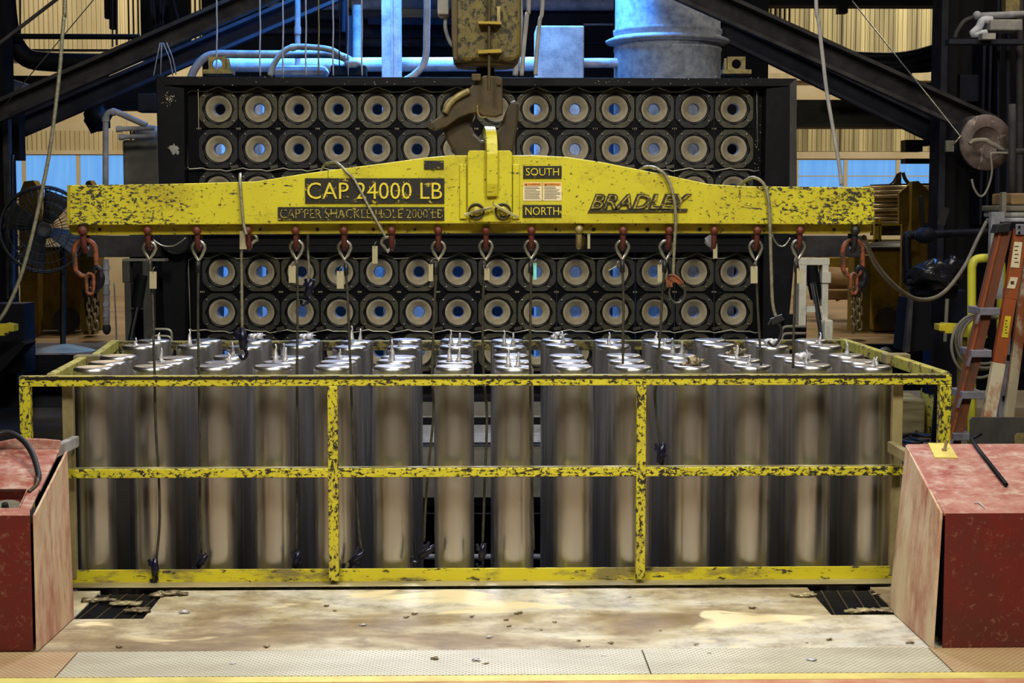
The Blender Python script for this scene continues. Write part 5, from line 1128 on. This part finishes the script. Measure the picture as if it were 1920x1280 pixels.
MB().cyl(P(545,90,13), P(553,88,13), .03, 12).build('hose_band', M['pale'], t); MB().ball(P(660,118,13.2), .06, 12, sc=(1.2,.8,.7), amp=.5).build('hose_fitting', M['dust'], t)
o = MB().cyl(P(558,-420,13.6), P(558,142,13.6), 5.2/S(13.6), 14).cyl(P(558,50,13.6), P(558,64,13.6), 6.2/S(13.6), 14).build('vertical_pipe', M['dustp']); tag(o, 'grey jointed vertical pipe behind the upper left of the table', 'pipe')
o = up(508,612,122,142,13.4,.3).build('round_drum', M['dust'], None, .04); tag(o, 'pale rounded drum lying behind the table top', 'drum')
t = thing('clamp_block', 'dark bolted block dusted white behind the table top', 'machinery', P(650,135,13.2)); up(620,686,122,142,13.3,.2).build('block', M['dark'], t, .01); 
for x in (630,650,672): MB().ball(P(x,122,13.35), .03, 8, sc=(1,1,.5), amp=.6, seed=x).build('dust_pile', M['dust'], t)
for i, (x, mt) in enumerate(((406,'dust'),(487,'dust'),(530,'dust'),(573,'dust'),(597,'boltgold'),(624,'dust'),(678,'dust'),(636,'darkb'),(652,'dustp'))):
    o = MB().tube(PT([(x,-420),(x,-20),(x+1,50),(x,100),(x+1,142)], 12.75, 3), .0065 if i < 7 else .005, 6).build('hanging_cable', M[mt])
    tag(o, 'thin vertical cable behind the table top, %s of nine from the left' % ORD[sorted((406,487,530,573,597,624,678,636,652)).index(x)].replace('leftmost','first'), 'cable')
for i, (pts, r_) in enumerate((([(976,-420),(975,-20),(976,40),(970,110),(966,142)], .02), ([(993,-420),(992,-20),(988,30),(982,90),(978,142)], .016), ([(1019,-420),(1018,-20),(1012,40),(1006,100),(1004,142)], .014))):
    o = MB().tube(PT(pts, 11.2), r_, 8).build('crane_cable', M['pale'] if i else M['dustp']); tag(o, 'grey hose hanging right of the crane block, '+['leftmost','middle','rightmost'][i]+' of three', 'hose')
for i, (y, Y, r_, mt, a, b_) in enumerate(((28,17.44,.06,'girder',600,860),(62,17.44,.06,'girder',680,860),(80,17.45,.05,'girder',620,860),(8,17.43,.07,'dustp',600,1150),(58,17.46,.035,'girder',490,700),(46,17.48,.012,'dustp',1094,1150),(81,17.48,.012,'darkb',1094,1150))):
    o = MB().cyl(P(a,y,Y), P(b_,y,Y), r_, 12).build('rear_pipe', M[mt]); tag(o, 'horizontal pipe in the blue-lit gap above the table, %s of seven from the top' % ORD[sorted([28,62,80,8,58,46,81]).index(y)].replace('leftmost','first'), 'pipe')
for i, (x, y0, y1, mt) in enumerate(((670,10,120,'dustp'),(655,30,130,'darkb'),(645,-20,60,'darkb'))):
    o = MB().cyl(P(x,y0,15.8), P(x,y1,15.8), .05-.01*i, 12).build('rear_valve_pipe', M[mt]); tag(o, 'dusty upright valve pipe left of the pale square column, '+['rightmost','middle','leftmost'][i], 'pipe')
for x0, y0, x1, y1, Y, mt, lab in ((752,17,842,33,17.2,'wood','tan lit strip high behind the table, right of the pale column'),(640,-20,656,14,17.2,'yeld','yellowish strip at the top edge behind the hanging cables'),
    (690,34,860,46,17.0,'darkb','blue grey beam high behind the table'),(500,-20,520,12,17.2,'wood','tan strip between the upper left brace and the jointed pipe')):
    o = up(x0,x1,y0,y1,Y,.2).build('rear_strip', M[mt]); tag(o, lab, 'beam')
# things seen through the mould openings
for i, (x0, y0, x1, y1, Y, mt) in enumerate(((395,260,420,420,13.6,'dust'),(474,180,492,235,13.4,'dust'),(1140,160,1160,220,15.6,'darkb'),(640,480,760,530,15,'dustp'),(930,470,945,640,14.5,'darkb'),(1070,480,1080,620,14.2,'dustp'),(930,250,1100,640,15.4,'darkb'),(1350,470,1375,640,13.1,'dustp'),(560,560,590,640,14,'dust'),(850,480,1000,530,15,'darkb'),(400,540,520,640,15,'dustp'),(770,560,800,640,14.6,'dust'))):
    o = up(x0,x1,y0,400+HC*3000/Y if i not in (3,9) else y1,Y,.25).build('rear_frame_plate', M[mt], None, .01); tag(o, 'blue-lit plate seen only through the mould openings, %s' % ['left column','beside second column','by the duct','wide one below the beam','narrow one near the middle','slim one right of the middle','broad dark one','right of the duct','lower left','lower middle wide','lower left wide','lower middle slim'][i], 'plate', 'plates seen through the mould openings')
